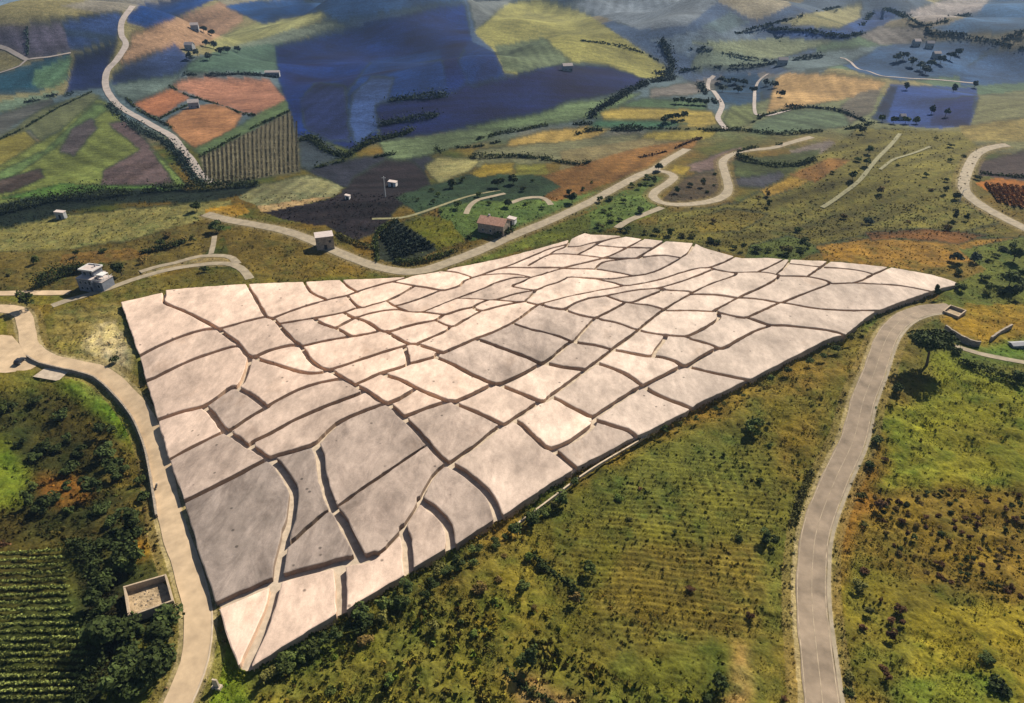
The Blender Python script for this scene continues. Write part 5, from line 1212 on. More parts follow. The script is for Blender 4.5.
for args in [
    ([(-40,217),(0,214),(45,203),(80,197),(120,195),(170,190),(205,189),(258,186)], 6, 9, 'dark', 'long dark belt of trees along the creek on the left', 'tree_belt', 1.6),
    ([(110,105),(122,118),(140,130),(160,140),(176,152),(186,166),(196,180),(206,186)], 5, 8, 'blue', 'dark belt of trees below the far winding road', 'tree_belt', 1.6),
    ([(126,98),(138,110),(158,121),(172,128)], 3, 3, 'dark', 'dark hedge on the upper side of the far winding road'),
    ([(183,75),(215,75.5),(245,74.5),(278,78)], 5, 6, 'blue', 'straight dark hedge above the brown-orange field'),
    ([(169,86),(186,95),(205,101),(240,113),(256,116)], 2.5, 2.5, 'dark', 'dark ditch hedge between the orange fields'),
    ([(160,119),(176,111),(192,104)], 2.5, 2.5, 'dark', 'short dark hedge behind the small orange plot'),
    ([(200,157),(230,141),(258,126),(290,111)], 2.5, 2.5, 'dark', 'dark hedge along the top of the striped vineyard'),
    ([(300,141),(312,140),(325,150),(345,157),(356,151),(375,142),(405,134),(412,130)], 6, 7, 'dark', 'dark curved tree belt at the foot of the blue slope', 'tree_belt', 1.6),
    ([(298,171),(325,166),(346,161),(372,158),(396,154)], 4, 4, 'dark', 'dark hedge above the ploughed field'),
    ([(436,149),(446,155),(458,157),(489,157.5),(521,157),(560,159)], 4, 5, 'mid', 'green hedge winding across the middle of the valley'),
    ([(452,148),(476,147),(500,142)], 3, 3, 'dark', 'short dark hedge on the pale green valley field'),
    ([(476,140),(500,134),(520,131),(549,125.5),(592,124)], 4, 4, 'dark', 'dark hedge above the pale orange strip'),
    ([(576,135),(590,131),(610,130.5),(628,130),(642,129.5)], 6, 6, 'dark', 'dark row of trees at the right end of the orange strip', 'tree_belt', 1.3),
    ([(590,118),(598,110),(612,103),(626,94),(640,87),(655,82),(674,79)], 6, 8, 'blue', 'dark creek-side trees right of the navy slope', 'tree_belt', 1.6),
    ([(519,157),(545,160),(579,165),(590,162)], 4, 4, 'dark', 'dark hedge over the orange-brown valley field'),
    ([(640,128.5),(670,129),(700,129.5),(722,130)], 2.5, 3, 'dark', 'thin dark hedge under the yellow strip'),
    ([(655,74),(690,70),(720,67),(760,66),(800,60),(830,55)], 5, 7, 'blue', 'long blue-dark hedge across the far right valley'),
    ([(662,40),(668,55),(672,66),(668,78)], 6, 12, 'blue', 'blue-dark trees at the end of the yellow hill', 'tree_belt', 1.5),
    ([(700,49),(740,33),(770,25),(800,17),(840,7)], 4, 5, 'blue', 'far straight hedge running to the top right'),
    ([(688,49),(710,51),(735,56),(768,61)], 4, 5, 'blue', 'far hedge below the pale green triangle'),
    ([(580,41),(612,45),(640,52),(660,62)], 3, 3.5, 'dark', 'dark hedge crossing the yellow hill'),
    ([(768,30),(800,31),(840,37),(862,34)], 6, 9, 'blue', 'far blue tree belt right of the tan fields', 'tree_belt', 1.5),
    ([(862,26),(872,14),(884,10),(905,18),(925,26),(945,22),(968,16)], 6, 9, 'blue', 'far blue tree belt round the top right hollow', 'tree_belt', 1.5),
    ([(968,38),(985,40),(1003,44),(1030,49)], 5, 6, 'blue', 'far dark hedge at the right edge'),
    ([(1003,40),(1015,36),(1035,33)], 7, 10, 'blue', 'far clump of trees at the right edge', 'tree_belt', 1.5),
    ([(926,28),(930,34),(948,35),(965,36)], 6, 9, 'blue', 'dark tree belt over the far right hamlet', 'tree_belt', 1.5),
    ([(700,131),(740,130.5),(770,134),(800,133.5),(850,129),(872,124)], 4, 5, 'dark', 'dark hedge under the green fields on the right'),
    ([(785,107),(812,108),(840,112),(865,122)], 4, 6, 'blue', 'dark hedge sweeping below the orange field on the right'),
    ([(737,152),(755,148),(770,147),(782,144)], 3, 4, 'mid', 'green hedge beside the upper end of the hairpin road'),
    ([(700,84),(704,92),(712,99),(716,104)], 4, 6, 'blue', 'dark trees left of the white farm road', 'tree_belt', 1.5),
    ([(745,128),(757,120),(764,116),(790,110),(812,107)], 3, 4, 'dark', 'dark hedge along the grey farm track'),
    ([(736,157),(750,162),(775,166),(800,165),(815,160)], 4, 5, 'dark', 'dark scrub belt right of the hairpin road', 'tree_belt', 1.3),
    ([(38,288),(48,283),(62,277),(84,270)], 4.5, 6, 'dark', 'long dark thicket left of the white house', 'tree_belt', 1.5),
    ([(140,254),(155,251),(175,246),(188,240)], 2.5, 4, 'dark', 'low dark hedge on the grassy rise'),
    ([(46,97),(60,95.5),(72,95)], 4, 5, 'blue', 'short dark hedge at the far left terraces'),
    ([(25,103),(32,101.5),(40,100.5)], 4, 4, 'blue', 'tiny dark hedge at the left edge terraces'),
    ([(0,140),(25,128),(55,110),(92,92)], 2, 2.5, 'dark', 'thin hedge between the olive and brown strips'),
    ([(27,28),(28,40),(28,55)], 3, 3, 'blue', 'short upright hedge between the two purple fields'),
    ([(980,174),(1000,176),(1024,178),(1060,182)], 3, 4, 'dark', 'dark hedge above the orange crop at the right edge'),
    ([(378,262),(376,240),(385,228),(398,222)], 2.5, 3, 'mid', 'green hedge curving round the dark vineyard'),
    ([(395,262),(415,264),(440,257),(455,252)], 2.5, 4, 'mid', 'green hedge between the dark vineyard and the road'),
    ([(468,238),(480,240),(500,236),(512,231)], 3.5, 5, 'dark', 'dark thicket in front of the red-roofed house', 'tree_belt', 1.5),
    ([(640,158),(665,152),(690,142),(702,138)], 2, 3, 'rust', 'rusty hedge along the valley road'),
    ([(330,230),(345,240),(362,246),(378,250)], 2, 3, 'olive', 'olive hedge between the ploughed field and the road'),
    ([(960,362),(985,372),(1005,378),(1030,384)], 2.2, 3.5, 'dark', 'dark hedge across the bright green meadow'),
    ([(375,108),(392,101),(410,99),(430,98),(447,96)], 7, 12, 'blue', 'dark strip of trees across the blue slope', 'tree_belt', 1.0),
    ([(380,126),(400,122),(425,119),(442,114)], 7, 12, 'blue', 'lower dark strip of trees on the blue slope', 'tree_belt', 1.0),
    ([(505,672),(525,690),(545,700),(560,712)], 1.6, 2.2, 'dark', 'dark line of brush along the ditch at the bottom'),
    ([(532,555),(550,572),(570,585),(582,600)], 1.5, 3, 'dark', 'dark strip of brush in the middle of the near pasture'),
    ([(812,470),(800,500),(792,525)], 1.4, 3, 'olive', 'olive brush on the left verge of the two-lane road'),
    ([(68,548),(88,552),(96,580),(92,610),(100,640),(96,668),(80,700)], 2.6, 5, 'dark', 'dark hedge at the right edge of the near vineyard'),
    ([(66,545),(40,543),(10,545),(-30,552)], 2, 3, 'rust', 'brownish hedge above the near vineyard')]:
    hedge(*args[:5], *(args[5:] if len(args) > 5 else ()))

# vineyards: every row is a hedge of vines
def vine_row(a, b, h, w, rgb, label, group):
    line = catmull(at(np.array([a[0], b[0]], float), np.array([a[1], b[1]], float)), 0.7)
    o0 = line[len(line) // 2]; g = np.random.default_rng(random.randrange(99999))
    s = scale_at(o0); leaf = max(0.20, 0.75 / s); L = np.linalg.norm(line[-1] - line[0])
    n = int(min(1100, L * 10 / max(leaf, .3)))
    t = g.random(n); p = line[0] + (line[-1] - line[0]) * t[:, None]; p[:, 2] = height(p[:, 0], p[:, 1])
    p = p + np.stack([g.normal(size=n) * w * .35, g.normal(size=n) * w * .35, g.uniform(0.2, 1, n) * h], 1)
    nn = g.normal(size=(n, 3)); nn[:, 2] += .6; nn /= np.linalg.norm(nn, axis=1)[:, None]
    aa = np.cross(nn, g.normal(size=(n, 3))); aa /= np.linalg.norm(aa, axis=1)[:, None]; bb = np.cross(nn, aa)
    sz = leaf * g.uniform(.6, 1.4, n)[:, None]
    V = np.stack([p - aa * sz, p - bb * sz, p + aa * sz, p + bb * sz], 1).reshape(-1, 3) - o0
    o = fastmesh('vine_row', V, np.arange(4 * n).reshape(-1, 4), M['foliage'], loc=o0)
    o.color = (*(np.array(rgb) * random.uniform(.85, 1.15)), 1)
    tag(o, label, 'vine row', group)
for k in range(21):
    v = 551 + k * 7.35
    ue = np.interp(v, [551, 575, 600, 640, 660, 680, 700], [62, 68, 70, 84, 90, 82, 72])
    vine_row((-45, v + 3), (ue, v), 0.95, 0.40, (0.135, 0.155, 0.04), 'green vine row in the vineyard at the lower left corner', 'vine rows at the lower left')
for k in range(22):
    u = 206 + k * 4.35
    top = np.interp(u, [200, 258, 290, 300], [159, 129, 113, 125])
    bot = np.interp(u, [204, 215, 298], [178, 185, 171])
    vine_row((u, bot), (u - 1.5 + 0.03 * k, top), 0.35, 0.4, (0.15, 0.13, 0.085), 'pale brown vine row in the striped far vineyard', 'vine rows in the far striped vineyard')
for k in range(9):
    a = (380 + k * 1.6, 236 + k * 2.9); b = (398 + k * 4.6, 223 + k * 2.9)
    vine_row(a, b, 1.4, 0.9, (0.022, 0.032, 0.022), 'dark vine row in the small plot below the ploughed field', 'vine rows in the small dark plot')
for k in range(8):
    a = (985 + k * 6.2, 184 + k * 0.6); b = (1000 + k * 7.5, 203 + k * 1.9)
    vine_row(a, b, 1.3, 1.0, (0.20, 0.09, 0.025), 'orange vine row at the right edge of the photo', 'orange vine rows on the right')

# rough grass and low scrub over the near land
def ground_cover(n, v0, v1, pxs, seed, name, label, rough_min=0.15, k=7, poly=None, lo_c=0.5, flat=1.0):
    g = np.random.default_rng(seed)
    u = g.uniform(-60, 1085, n); v = v0 + (v1 - v0) * g.random(n)
    c = ucol(u); r = np.clip(np.searchsorted(VS, v), 0, nr - 1)
    x = TX[r, c] + 0 * u; y = TY[r, c]
    j = g.normal(size=(n, 2)) * 0.35; x = x + j[:, 0]; y = y + j[:, 1]
    dens = vnoise(x / 7, y / 7, seed + 3) * .5 + vnoise(x / 2.6, y / 2.6, seed + 4) * .5
    ok = (ROUGH[r, c] > rough_min) & (dens > -0.35 + 0.5 * g.random(n) - 0.25)
    pu, pv_ = PU[r, c], PV[r, c]
    ok &= ~inside(np.array([(-60, 560), (66, 549), (92, 655), (70, 720), (-60, 800)], float), pu, pv_)
    if poly is not None: ok &= inside(np.array(poly, float), pu, pv_)
    x, y, r, c, dens = x[ok], y[ok], r[ok], c[ok], dens[ok]; n = len(x)
    z = height(x, y); sc = FOC / (y * CP + (CAMZ - z) * SP)
    size = g.uniform(pxs[0], pxs[1], n) ** 1.0 / sc * (1 + 0.5 * np.clip(dens, 0, 1))
    size = np.clip(size, 0.18, 2.2)
    col = ground_rgb(x, y) * g.uniform(lo_c, 2.05 - lo_c, n)[:, None] * (1 + g.normal(size=(n, 3)) * np.array([.12, .07, .10]))
    P = np.stack([x, y, z + 0.05], 1)
    V = []; C = []
    for q in range(k):
        an = g.uniform(0, 6.28, n); an2 = an + g.uniform(0.5, 1.6, n); hh = g.uniform(0.35, 1.0, n) * size * flat
        r1 = size * g.uniform(.25, .7, n)
        b1 = P + np.stack([np.cos(an) * r1, np.sin(an) * r1, 0 * r1], 1); b2 = P + np.stack([np.cos(an2) * r1, np.sin(an2) * r1, hh * .25], 1)
        tp = P + np.stack([g.normal(size=n) * size * .3, g.normal(size=n) * size * .3, hh], 1)
        V += [b1, b2, tp]; C += [col * .9, col, col * 1.05]
    V = np.stack(V, 1).reshape(-1, 3); C = np.clip(np.stack(C, 1).reshape(-1, 3), .004, .7)
    o = fastmesh(name, V, np.arange(len(V)).reshape(-1, 3), M['tuft'], C, n=3)
    tag(o, label, 'grass', kind='stuff')
ground_cover(125000, 372, 760, (0.7, 1.5), 71, 'grass', 'rough dry grass over the near slopes', 0.12, 3, lo_c=0.62)
ground_cover(11000, 380, 760, (1.4, 3.4), 74, 'scrub', 'low scrub scattered over the near slopes', lo_c=0.62)
ground_cover(8000, 380, 700, (2.0, 4.4), 75, 'undergrowth', 'dark tangled undergrowth in the hollow left of the pale road', 0.12, 9, [(0,396),(55,390),(112,428),(138,470),(152,520),(165,560),(178,610),(150,690),(110,703),(95,640),(100,560),(60,540),(0,542),(0,505),(25,500),(30,470),(0,440)], 0.35, 1.1)
ground_cover(3600, 600, 760, (3.0, 7.0), 76, 'undergrowth', 'tall green and dry scrub along the near bank', 0.12, 9, [(235,720),(300,668),(360,632),(470,570),(520,560),(560,640),(640,690),(720,690),(735,760),(235,760)], 0.4, 1.1)
ground_cover(26000, 196, 385, (0.8, 2.0), 72, 'scrub', 'low scrub and grass over the far slopes', 0.12, 6, lo_c=0.7, flat=0.7)
ground_cover(12000, 125, 262, (0.8, 2.0), 73, 'scrub', 'rough scrub over the hillside on the right', -1, 6,
             [(660,216),(740,202),(800,168),(860,127),(960,132),(985,152),(960,200),(1000,222),(930,236),(860,236),(760,255),(650,233)], 0.7, 0.7)
# ------------------------------------------------------------------ buildings and small things
def quad_walls(name, px, h, thick, label, cat, floor=True, stones=0, dz=None):
    """roofless walls whose tops pass through four picture corners"""
    w_ = np.array([at1(u, v, h) for u, v in px]); c = w_.mean(0)
    base = float(height(c[0], c[1])); t = empty(name, (c[0], c[1], base)); tag(t, label, cat)
    P = w_[:, :2] - c[:2]; n = len(P)
    for i in range(n):
        a, b = P[i], P[(i + 1) % n]; d = (b - a) / np.linalg.norm(b - a); q = np.array([-d[1], d[0]])
        if q @ (-(a + b) / 2) < 0: q = -q
        a2 = a; b2 = b - d * thick
        V = [(*a2, -1.0), (*b2, -1.0), (*(b2 + q * thick), -1.0), (*(a2 + q * thick), -1.0)]
        tops = [h + random.uniform(-.12, .05) for _ in range(2)]
        V += [(*a2, tops[0]), (*b2, tops[1]), (*(b2 + q * thick), tops[1]), (*(a2 + q * thick), tops[0])]
        mesh('wall', V, [(3, 2, 1, 0), (4, 5, 6, 7), (0, 1, 5, 4), (1, 2, 6, 5), (2, 3, 7, 6), (3, 0, 4, 7)], M['ruin_wall'], t)
    s = 0.96
    mesh('floor', [(*(p * s), 0.25) for p in P], [tuple(range(n))], M['rubble'], t)
    if stones:
        V, F = [], []
        for k in range(stones):
            a, b_ = random.random() * .8 + .1, random.random() * .8 + .1
            p = (P[0] * (1 - a) + P[1] * a) * (1 - b_) + (P[3] * (1 - a) + P[2] * a) * b_
            r = random.uniform(.12, .34); m0 = len(V)
            for dx, dy, dz_ in ((1,0,0),(-1,0,0),(0,1,0),(0,-1,0),(0,0,1),(0,0,-1)):
                V.append((p[0] + dx * r * random.uniform(.6, 1.3), p[1] + dy * r * random.uniform(.6, 1.3), 0.3 + dz_ * r * .7))
            for f in ((0,2,4),(2,1,4),(1,3,4),(3,0,4),(2,0,5),(1,2,5),(3,1,5),(0,3,5)): F.append(tuple(m0 + i for i in f))
        r_ = mesh('rubble', V, F, M['stone'], t); r_['kind'] = 'stuff'
    return t
M['ruin_wall'] = plain('ruin_wall', (0.33, 0.26, 0.185), 0.25, 1.5, bmp=0.1)
quad_walls('ruin', [(123.4,587),(165.5,572.5),(173.5,600.5),(128.5,618)], 2.0, 0.35, 'roofless square ruin with rubble inside, beside the narrow pale road', 'ruin', stones=26)
quad_walls('ruin', [(950.4,304.3),(966.5,311),(958.8,316.3),(943.3,309.7)], 1.3, 0.4, 'small square roofless enclosure at the end of the two-lane road', 'ruin')

def dry_wall(px, h, label):
    line = [at1(*q) for q in px]
    curb('stone_wall', line, 0, 0.6, -0.5, h, 'stone', label, 'wall', kind='thing', step=1.2)
dry_wall([(944,330),(956,338),(968.7,344.5),(979,347)], 2.0, 'dark dry-stone wall curving below the golden patch on the right')
dry_wall([(990,341),(1000,334),(1011,328)], 1.6, 'short dry-stone wall climbing towards the golden patch')

def win(parent, x, y, z, w, h, face, frame=True):
    """window set into a wall face: face is 'front' (-y) or 'side' (+x) or 'left' (-x)"""
    if face == 'front': b = MB().box(x - w / 2, x + w / 2, y - .05, y + .1, z, z + h); g = MB().box(x - w / 2 + .08, x + w / 2 - .08, y - .08, y - .04, z + .08, z + h - .08)
    else:
        s = 1 if face == 'side' else -1
        b = MB().box(min(x, x + s * .05) - .02, max(x, x + s * .05), y - w / 2, y + w / 2, z, z + h)
        g = MB().box(x + s * .05 - .01, x + s * .05 + .02 * s + .01, y - w / 2 + .08, y + w / 2 - .08, z + .08, z + h - .08)
    f = b.build('window', M['white'], parent); g.build('pane', M['glass'], f)

# white house on the left
p = at1(97, 287); hs = empty('house', p, R(-14)); tag(hs, 'white three-storey house with terraces and flat roofs, dark shadow in front', 'house'); hs.scale = (.88, .88, .88)
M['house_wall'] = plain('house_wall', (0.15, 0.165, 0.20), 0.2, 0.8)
MB().box(-5, 2.6, -4.2, 4.4, -.6, 5.6).build('wall', M['house_wall'], hs)
MB().box(2.6, 6.4, -3.0, 3.6, -.6, 4.2).build('wall', M['house_wall'], hs)
MB().box(-4.0, 2.0, -1.4, 3.8, 5.6, 8.4).build('wall', M['house_wall'], hs)
MB().box(-5.2, 2.8, -4.4, 4.6, 5.6, 5.85).build('roof', M['flat_roof'], hs)
MB().box(2.62, 6.6, -3.2, 3.8, 4.2, 4.4).build('roof', M['flat_roof'], hs)
rf = MB().box(-4.6, 2.6, -2.2, 4.2, 8.4, 8.65).build('roof', M['flat_roof'], hs)
pr = MB()
for a in ((-4.6, 2.6, -2.2, -1.85), (-4.6, 2.6, 3.85, 4.2), (-4.6, -4.25, -1.85, 3.85), (2.25, 2.6, -1.85, 3.85)): pr.box(*a, 8.65, 9.1)
pr.build('parapet', M['white'], rf)
for x in (-3.2, -0.6): win(hs, x, -4.2, 3.2, 1.2, 1.4, 'front'); win(hs, x, -4.2, 0.6, 1.2, 1.4, 'front')
win(hs, 1.4, -4.2, 3.0, 1.1, 2.2, 'front'); win(hs, 4.4, -3.0, 1.4, 1.3, 1.6, 'front'); win(hs, -2.4, -1.4, 6.2, 1.6, 1.6, 'front'); win(hs, 0.6, -1.4, 6.0, 1.2, 2.0, 'front')
MB().box(1.0, 2.0, -4.28, -4.18, 0, 2.2).build('door', M['dark'], hs)
rl = MB()
for x in np.arange(2.8, 6.6, .75): rl.box(x - .04, x + .04, -3.18, -3.1, 4.4, 5.35)
rl.box(2.75, 6.55, -3.18, -3.1, 5.3, 5.4); rl.box(6.47, 6.55, -3.1, 3.7, 5.3, 5.4)
for y in np.arange(-2.4, 3.7, .9): rl.box(6.47, 6.55, y - .04, y + .04, 4.4, 5.3)
rl.build('balcony_railing', M['white'], hs)
MB().box(2.9, 6.3, -1.2, 2.2, 6.6, 6.75).build('canopy', M['white'], hs)
cp = MB()
for x in (3.1, 6.1):
    for y in (-1.0, 2.0): cp.box(x - .1, x + .1, y - .1, y + .1, 4.4, 6.6)
cp.build('canopy_post', M['white'], hs)
MB().box(-0.3, 0.3, 2.4, 3.0, 8.65, 9.9).build('chimney', M['plaster'], rf)

# stone hut
p = at1(325.5, 247); ht_ = empty('stone_hut', p, R(18)); tag(ht_, 'tall square stone hut with a pale flat roof at the roadside', 'hut')
MB().box(-3.6, 3.6, -3, 3, -.6, 5.6).build('wall', M['stone'], ht_)
MB().box(-3.8, 3.8, -3.2, 3.2, 5.6, 5.85).build('roof', M['flat_roof'], ht_)
MB().box(-.6, .6, -3.06, -2.98, 0, 2.2).build('door', M['dark'], ht_)
MB().box(1.6, 2.5, -3.06, -2.98, 3, 4.1).build('window', M['dark'], ht_)

def gable_house(u, v, w, d, h, rh, yaw, label, wallm='plaster', roofm='roof_tile', wins=2, name='house', cat='house', door=True):
    p = at1(u, v); t = empty(name, p, yaw); tag(t, label, cat)
    MB().prism([(-d / 2, -.6), (d / 2, -.6), (d / 2, h), (0, h + rh), (-d / 2, h)], -w / 2, w / 2).build('wall', M[wallm], t).rotation_euler = (0, 0, R(90))
    m = MB(); e = .35; k = rh / (d / 2)
    for s in (-1, 1):
        pts = [(0, h + rh + .02), (s * (d / 2 + e), h - k * e + .02), (s * (d / 2 + e), h - k * e + .2), (0, h + rh + .22)]
        m.prism(pts if s < 0 else pts[::-1], -w / 2 - e, w / 2 + e)
    m.build('roof', M[roofm], t).rotation_euler = (0, 0, R(90))
    for q in range(wins):
        x = -w / 2 + w * (q + .7) / (wins + .4); win(t, x, -d / 2, 1.0, .9, 1.2, 'front')
    if door: MB().box(w / 2 - 1.6, w / 2 - .7, -d / 2 - .06, -d / 2 + .02, 0, 2.1).build('door', M['dark'], t)
    return t
gh = gable_house(494, 231, 12.5, 8.0, 4.6, 2.0, R(-22), 'farmhouse with a pinkish tiled roof among dark trees by the road', 'stone', 'roof_tile', 3)
MB().box(-3, -2.2, .4, 1.2, 5.6, 7.4).build('chimney', M['plaster'], gh)
def shed(u, v, w, d, h, yaw, label, wallm='white', name='shed', cat='shed'):
    p = at1(u, v); t = empty(name, p, yaw); tag(t, label, cat)
    MB().box(-w / 2, w / 2, -d / 2, d / 2, -.5, h).build('wall', M[wallm], t)
    MB().prism([(-w / 2 - .2, h + .0), (w / 2 + .2, h + .0), (w / 2 + .2, h + .25), (-w / 2 - .2, h + .7)], -d / 2 - .2, d / 2 + .2).build('roof', M['flat_roof'], t)
    MB().box(-.5, .5, -d / 2 - .05, -d / 2 + .02, 0, min(2.0, h - .2)).build('door', M['dark'], t)
shed(512, 223.5, 3.6, 3, 2.4, R(-20), 'little white shed at the right end of the red-roofed farmhouse')
shed(393, 186, 4.2, 3.2, 2.2, R(-10), 'small white-roofed hut in the dark ploughed field')
shed(348, 199, 2.2, 1.8, 1.6, R(-10), 'tiny white cabin in the left part of the ploughed field')
shed(62, 218, 4.0, 2.5, 3.0, R(0), 'small pale shed in front of the creek trees on the left', 'plaster')
gable_house(194.5, 108, 7.5, 4.6, 4.5, 1.8, R(20), 'grey-white farmhouse between the orange fields', 'plaster', 'flat_roof', 2)
gable_house(195.5, 31, 7.5, 5.2, 6, 2, R(15), 'white farmhouse on the far tan hillside at the left', 'plaster', 'flat_roof', 2)
gable_house(190.5, 50, 8.1, 5.2, 5, 2, R(-10), 'white farm building among the blue-green trees far left', 'plaster', 'flat_roof', 2)
gable_house(273, 76, 12.6, 4.0, 3.5, 1.2, R(4), 'long low white farm building at the edge of the blue slope', 'plaster', 'flat_roof', 3)
gable_house(567, 71, 8.1, 4.6, 4.5, 1.6, R(14), 'small white farmhouse under the yellow hill', 'plaster', 'flat_roof', 2)
gable_house(782, 65, 8.6, 5.2, 5, 2, R(-8), 'white farmhouse where the far right tracks meet', 'plaster', 'flat_roof', 2)
gable_house(915.5, 46, 6.9, 5.2, 5, 2, R(10), 'left white house of the far right hamlet', 'plaster', 'flat_roof', 2)
gable_house(929, 48, 6.9, 5.2, 5, 2, R(-12), 'middle white house of the far right hamlet', 'plaster', 'flat_roof', 2)
gable_house(935.5, 58, 6.9, 4.6, 4.5, 1.8, R(5), 'lower white house of the far right hamlet', 'plaster', 'flat_roof', 2)
gable_house(901.5, 120, 3.4, 2.9, 3, 1.2, R(0), 'tiny white hut at the lower edge of the deep blue field', 'plaster', 'flat_roof', 1, 'hut', 'hut')
gable_house(1018, 346, 5.5, 2.2, .9, .35, R(6), 'low pale shed at the right edge of the photo', 'plaster', 'plaster', 0, 'shed', 'shed', False)

# mast in the ploughed field
p = at1(385.6, 197); t = empty('utility_pole', p); tag(t, 'thin pale utility pole standing in the dark ploughed field', 'pole')
MB().tube((0, 0, -.5), (0, 0, 10.5), .24, .16, 8).build('shaft', M['white'], t)
MB().box(-.9, .9, -.1, .1, 9.6, 9.8).build('crossarm', M['metal'], t)
p = at1(959.5, 202); t = empty('utility_pole', p); tag(t, 'bent white pole beside the tall dark bush near the hillside road', 'pole')
MB().tube((0, 0, -.5), (0, 0, 6.0), .18, .14, 8).build('shaft', M['white'], t)
MB().tube((0, 0, 6.0), (1.6, 0, 6.6), .14, .10, 8).build('arm', M['white'], t)

# pale standing stone at the near tip
p = at1(217, 687); t = empty('stone_marker', p, R(-12)); tag(t, 'pale upright stone marker on the grass verge at the near tip of the slabs', 'marker')
MB().box(-.9, .9, -.5, .5, -.3, .3).build('base', M['paving'], t)
mk = MB(); mk.v = [(-.6, -.2, .3), (.6, -.2, .3), (.6, .2, .3), (-.6, .2, .3), (-.5, -.15, 2.3), (.48, -.15, 2.4), (.48, .15, 2.4), (-.5, .15, 2.3)]
mk.f = [(3, 2, 1, 0), (4, 5, 6, 7), (0, 1, 5, 4), (1, 2, 6, 5), (2, 3, 7, 6), (3, 0, 4, 7)]
mk.build('panel', M['paving'], t)

# dark car on the forecourt
p = at1(20.5, 362.5); a = at1(24.5, 358.5); yaw = math.atan2(a[1] - p[1], a[0] - p[0])
t = empty('car', (p[0], p[1], p[2] + .09), yaw); tag(t, 'small dark car parked on the pale forecourt at the left edge', 'car')
prof = [(-1.95, .35), (1.9, .35), (1.98, .7), (1.1, .88), (.45, 1.4), (-1.2, 1.42), (-1.9, .95)]
MB().prism(prof, -.82, .82).build('body', M['carpaint'], t)
MB().prism([(1.02, .93), (.50, 1.36), (-1.15, 1.38), (-1.72, .97)], -.835, .835).build('window', M['glass'], t)
for x in (-1.2, 1.2):
    for y in (-.78, .78):
        w_ = MB().tube((x, y - .1, .32), (x, y + .1, .32), .32, .32, 14).build('wheel', M['rubber'], t)
        MB().tube((x, y - .12, .32), (x, y + .12, .32), .18, .18, 10).build('rim', M['metal'], w_)
for y in (-.55, .55): MB().box(1.93, 2.0, y - .2, y + .2, .6, .74).build('headlight', M['white'], t)

# motorcycle at the edge of the pale road
p = at1(157, 488); t = empty('motorcycle', (p[0], p[1], p[2] + .12), R(105)); tag(t, 'dark motorcycle parked on the left edge of the narrow pale road', 'motorcycle')
for x in (-.72, .72):
    w_ = MB(); n = 18
    for k in range(n):
        a0, a1_ = 2 * math.pi * k / n, 2 * math.pi * (k + 1) / n
        w_.tube((x + .3 * math.cos(a0), 0, .34 + .3 * math.sin(a0)), (x + .3 * math.cos(a1_), 0, .34 + .3 * math.sin(a1_)), .07, .07, 6)
    wo = w_.build('wheel', M['rubber'], t)
    MB().tube((x, -.06, .34), (x, .06, .34), .17, .17, 10).build('rim', M['metal'], wo)
MB().prism([(-.45, .35), (.4, .35), (.5, .75), (.2, .95), (-.2, .78), (-.75, .85), (-.8, .72)], -.17, .17).build('body', M['carpaint'], t)
MB().box(-.75, -.1, -.15, .15, .80, .92).build('seat', M['dark'], t)
MB().tube((.74, 0, .34), (.48, 0, 1.02), .05, .05, 8).build('fork', M['metal'], t)
MB().tube((.46, -.38, 1.05), (.46, .38, 1.05), .03, .03, 8).build('handlebar', M['metal'], t)
MB().box(.56, .68, -.1, .1, .82, .98).build('headlight', M['white'], t)
# ------------------------------------------------------------------ words for the slabs: each one findable
ORD = ['', 'first', 'second', 'third', 'fourth', 'fifth', 'sixth', 'seventh', 'eighth', 'ninth', 'tenth', 'eleventh', 'twelfth', 'thirteenth', 'fourteenth', 'fifteenth', 'sixteenth', 'seventeenth', 'eighteenth', 'nineteenth', 'twentieth']
def tone_word(b):
    u = b['u']
    return 'grey-stained' if b['g'] > .68 else ('greyish' if b['g'] > .42 else ('pale beige' if u > 420 else 'pale pinkish'))
def shape_word(b):
    P = b['ang']; c = P - P.mean(0); w_, ev = np.linalg.eigh(c.T @ c / len(c)); q = c @ ev
    ext = q.max(0) - q.min(0); r = ext[1] / max(.1, ext[0])
    fill = b['area'] / (ext[0] * ext[1])
    if r > 2.6: return 'long narrow'
    if fill < .58: return 'wedge-shaped'
    if r > 1.75: return 'oblong'
    return 'squarish' if fill > .74 else 'uneven'
ar = sorted(b['area'] for b in BLOCKS)
def size_word(b):
    q = ar.index(b['area']) / len(ar)
    return 'tiny' if q < .10 else 'small' if q < .35 else 'mid-sized' if q < .7 else 'large' if q < .92 else 'huge'
for b in BLOCKS:
    b['side'] = None
    e = b['edge']; k = int(np.argmax(e))
    if e[k] >= 3: b['side'] = k
left = sorted([b for b in BLOCKS if b['side'] == 0], key=lambda b: -b['v'])
low = sorted([b for b in BLOCKS if b['side'] == 1], key=lambda b: b['u'])
top = sorted([b for b in BLOCKS if b['side'] == 2], key=lambda b: b['u'])
for lst, txt in ((left, 'along the left road edge from the near tip'), (low, 'along the lower right edge from the near tip'), (top, 'along the far edge from the left')):
    for i, b in enumerate(lst):
        b['where'] = (ORD[i + 1] if i + 1 < len(ORD) else 'last') + ' ' + txt
for b in BLOCKS:
    if b['side'] is None:
        b['where'] = '%d%% across and %d%% down the photo' % (round(b['u'] / W * 100), round(b['v'] / H * 100))
seen_ = {}
for b in BLOCKS:
    s = f"{size_word(b)} {tone_word(b)} {shape_word(b)} concrete slab, {b['where']}"
    if len(s.split()) > 15: s = s.split(' ', 1)[1]
    tag(b['o'], s, 'concrete block', 'concrete slabs of the cracked land artwork')
    seen_.setdefault(b['where'], []).append(b)
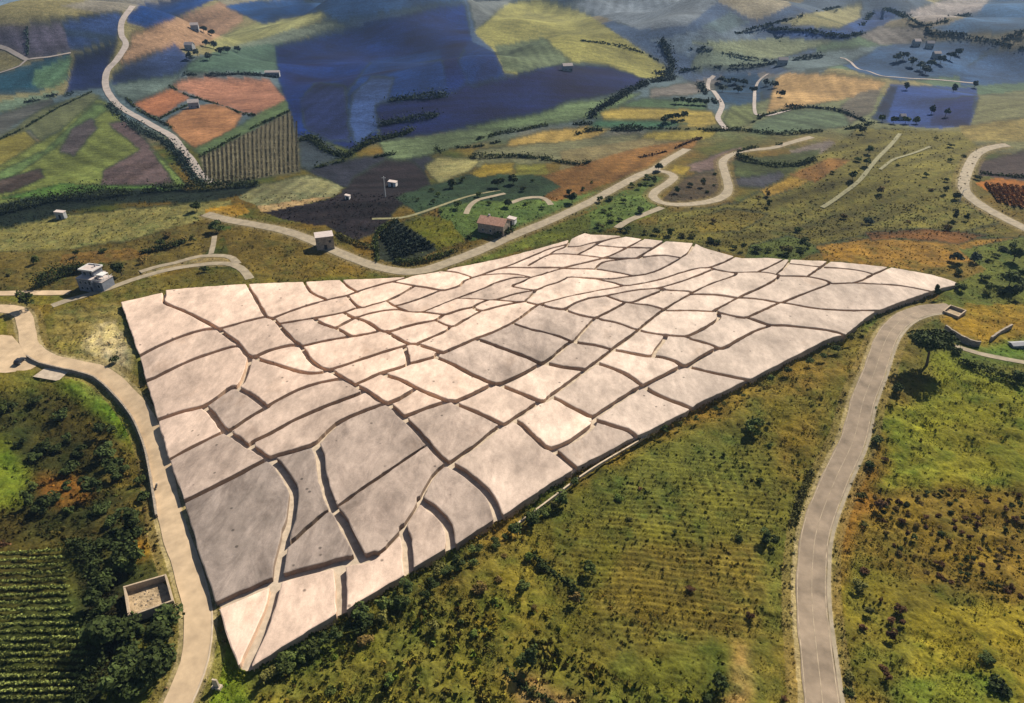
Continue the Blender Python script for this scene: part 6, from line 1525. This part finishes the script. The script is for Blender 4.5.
for w_, l in seen_.items():
    if len(l) > 1: print('same place words', w_, [(round(b['u']), round(b['v'])) for b in l])
# ------------------------------------------------------------------ light, air, camera
SUN_EL, SUN_AZ = 40.0, 37.0        # the sun stands ahead and to the right
wd = bpy.data.worlds.new('World'); scene.world = wd; wd.use_nodes = True
nt = wd.node_tree; bg = nt.nodes['Background']
sky = nt.nodes.new('ShaderNodeTexSky'); sky.sky_type = 'NISHITA'; sky.sun_disc = False
sky.sun_elevation = R(SUN_EL); sky.sun_rotation = R(SUN_AZ); sky.altitude = 400
nt.links.new(sky.outputs[0], bg.inputs['Color']); bg.inputs['Strength'].default_value = 0.05
sl = bpy.data.lights.new('sun', 'SUN'); sl.energy = 5.0; sl.angle = R(0.5); sl.color = (1.0, 0.90, 0.74)
so = bpy.data.objects.new('sun', sl); COL.objects.link(so)
sd = Vector((math.sin(R(SUN_AZ)) * math.cos(R(SUN_EL)), math.cos(R(SUN_AZ)) * math.cos(R(SUN_EL)), math.sin(R(SUN_EL))))
so.rotation_euler = sd.to_track_quat('Z', 'Y').to_euler(); so.location = (200, 300, 400)
hz = MB().box(-7000, 7000, -400, 9500, float(Z.min()) - 1.5, max(135.0, float(Z.max()) + 3)).build('haze', None)
hm = bpy.data.materials.new('haze'); hm.use_nodes = True; ht = hm.node_tree
for n in list(ht.nodes):
    if n.type != 'OUTPUT_MATERIAL': ht.nodes.remove(n)
pv = ht.nodes.new('ShaderNodeVolumePrincipled'); pv.inputs['Color'].default_value = (0.38, 0.62, 1.0, 1)
pv.inputs['Density'].default_value = 0.00007; pv.inputs['Anisotropy'].default_value = 0.1
ht.links.new(pv.outputs[0], ht.nodes['Material Output'].inputs['Volume'])
hz.data.materials.append(hm); tag(hz, 'thin blue haze over the far fields', 'haze', kind='stuff')
cd = bpy.data.cameras.new('camera'); co = bpy.data.objects.new('camera', cd); COL.objects.link(co)
co.location = (0, 0, CAMZ); co.rotation_euler = (math.pi / 2 - PITCH, 0, 0)
cd.sensor_width = 36; cd.lens = FOC / W * 36; cd.clip_start = 0.5; cd.clip_end = 20000
scene.camera = co
vs = scene.view_settings; vs.view_transform = 'Standard'; vs.look = 'None'; vs.exposure = 0.78; vs.gamma = 1.0; vs.use_curve_mapping = False
scene.cycles.max_bounces = 5; scene.cycles.diffuse_bounces = 2; scene.cycles.volume_bounces = 0
print('objects', len(bpy.data.objects), 'blocks', len(BLOCKS))
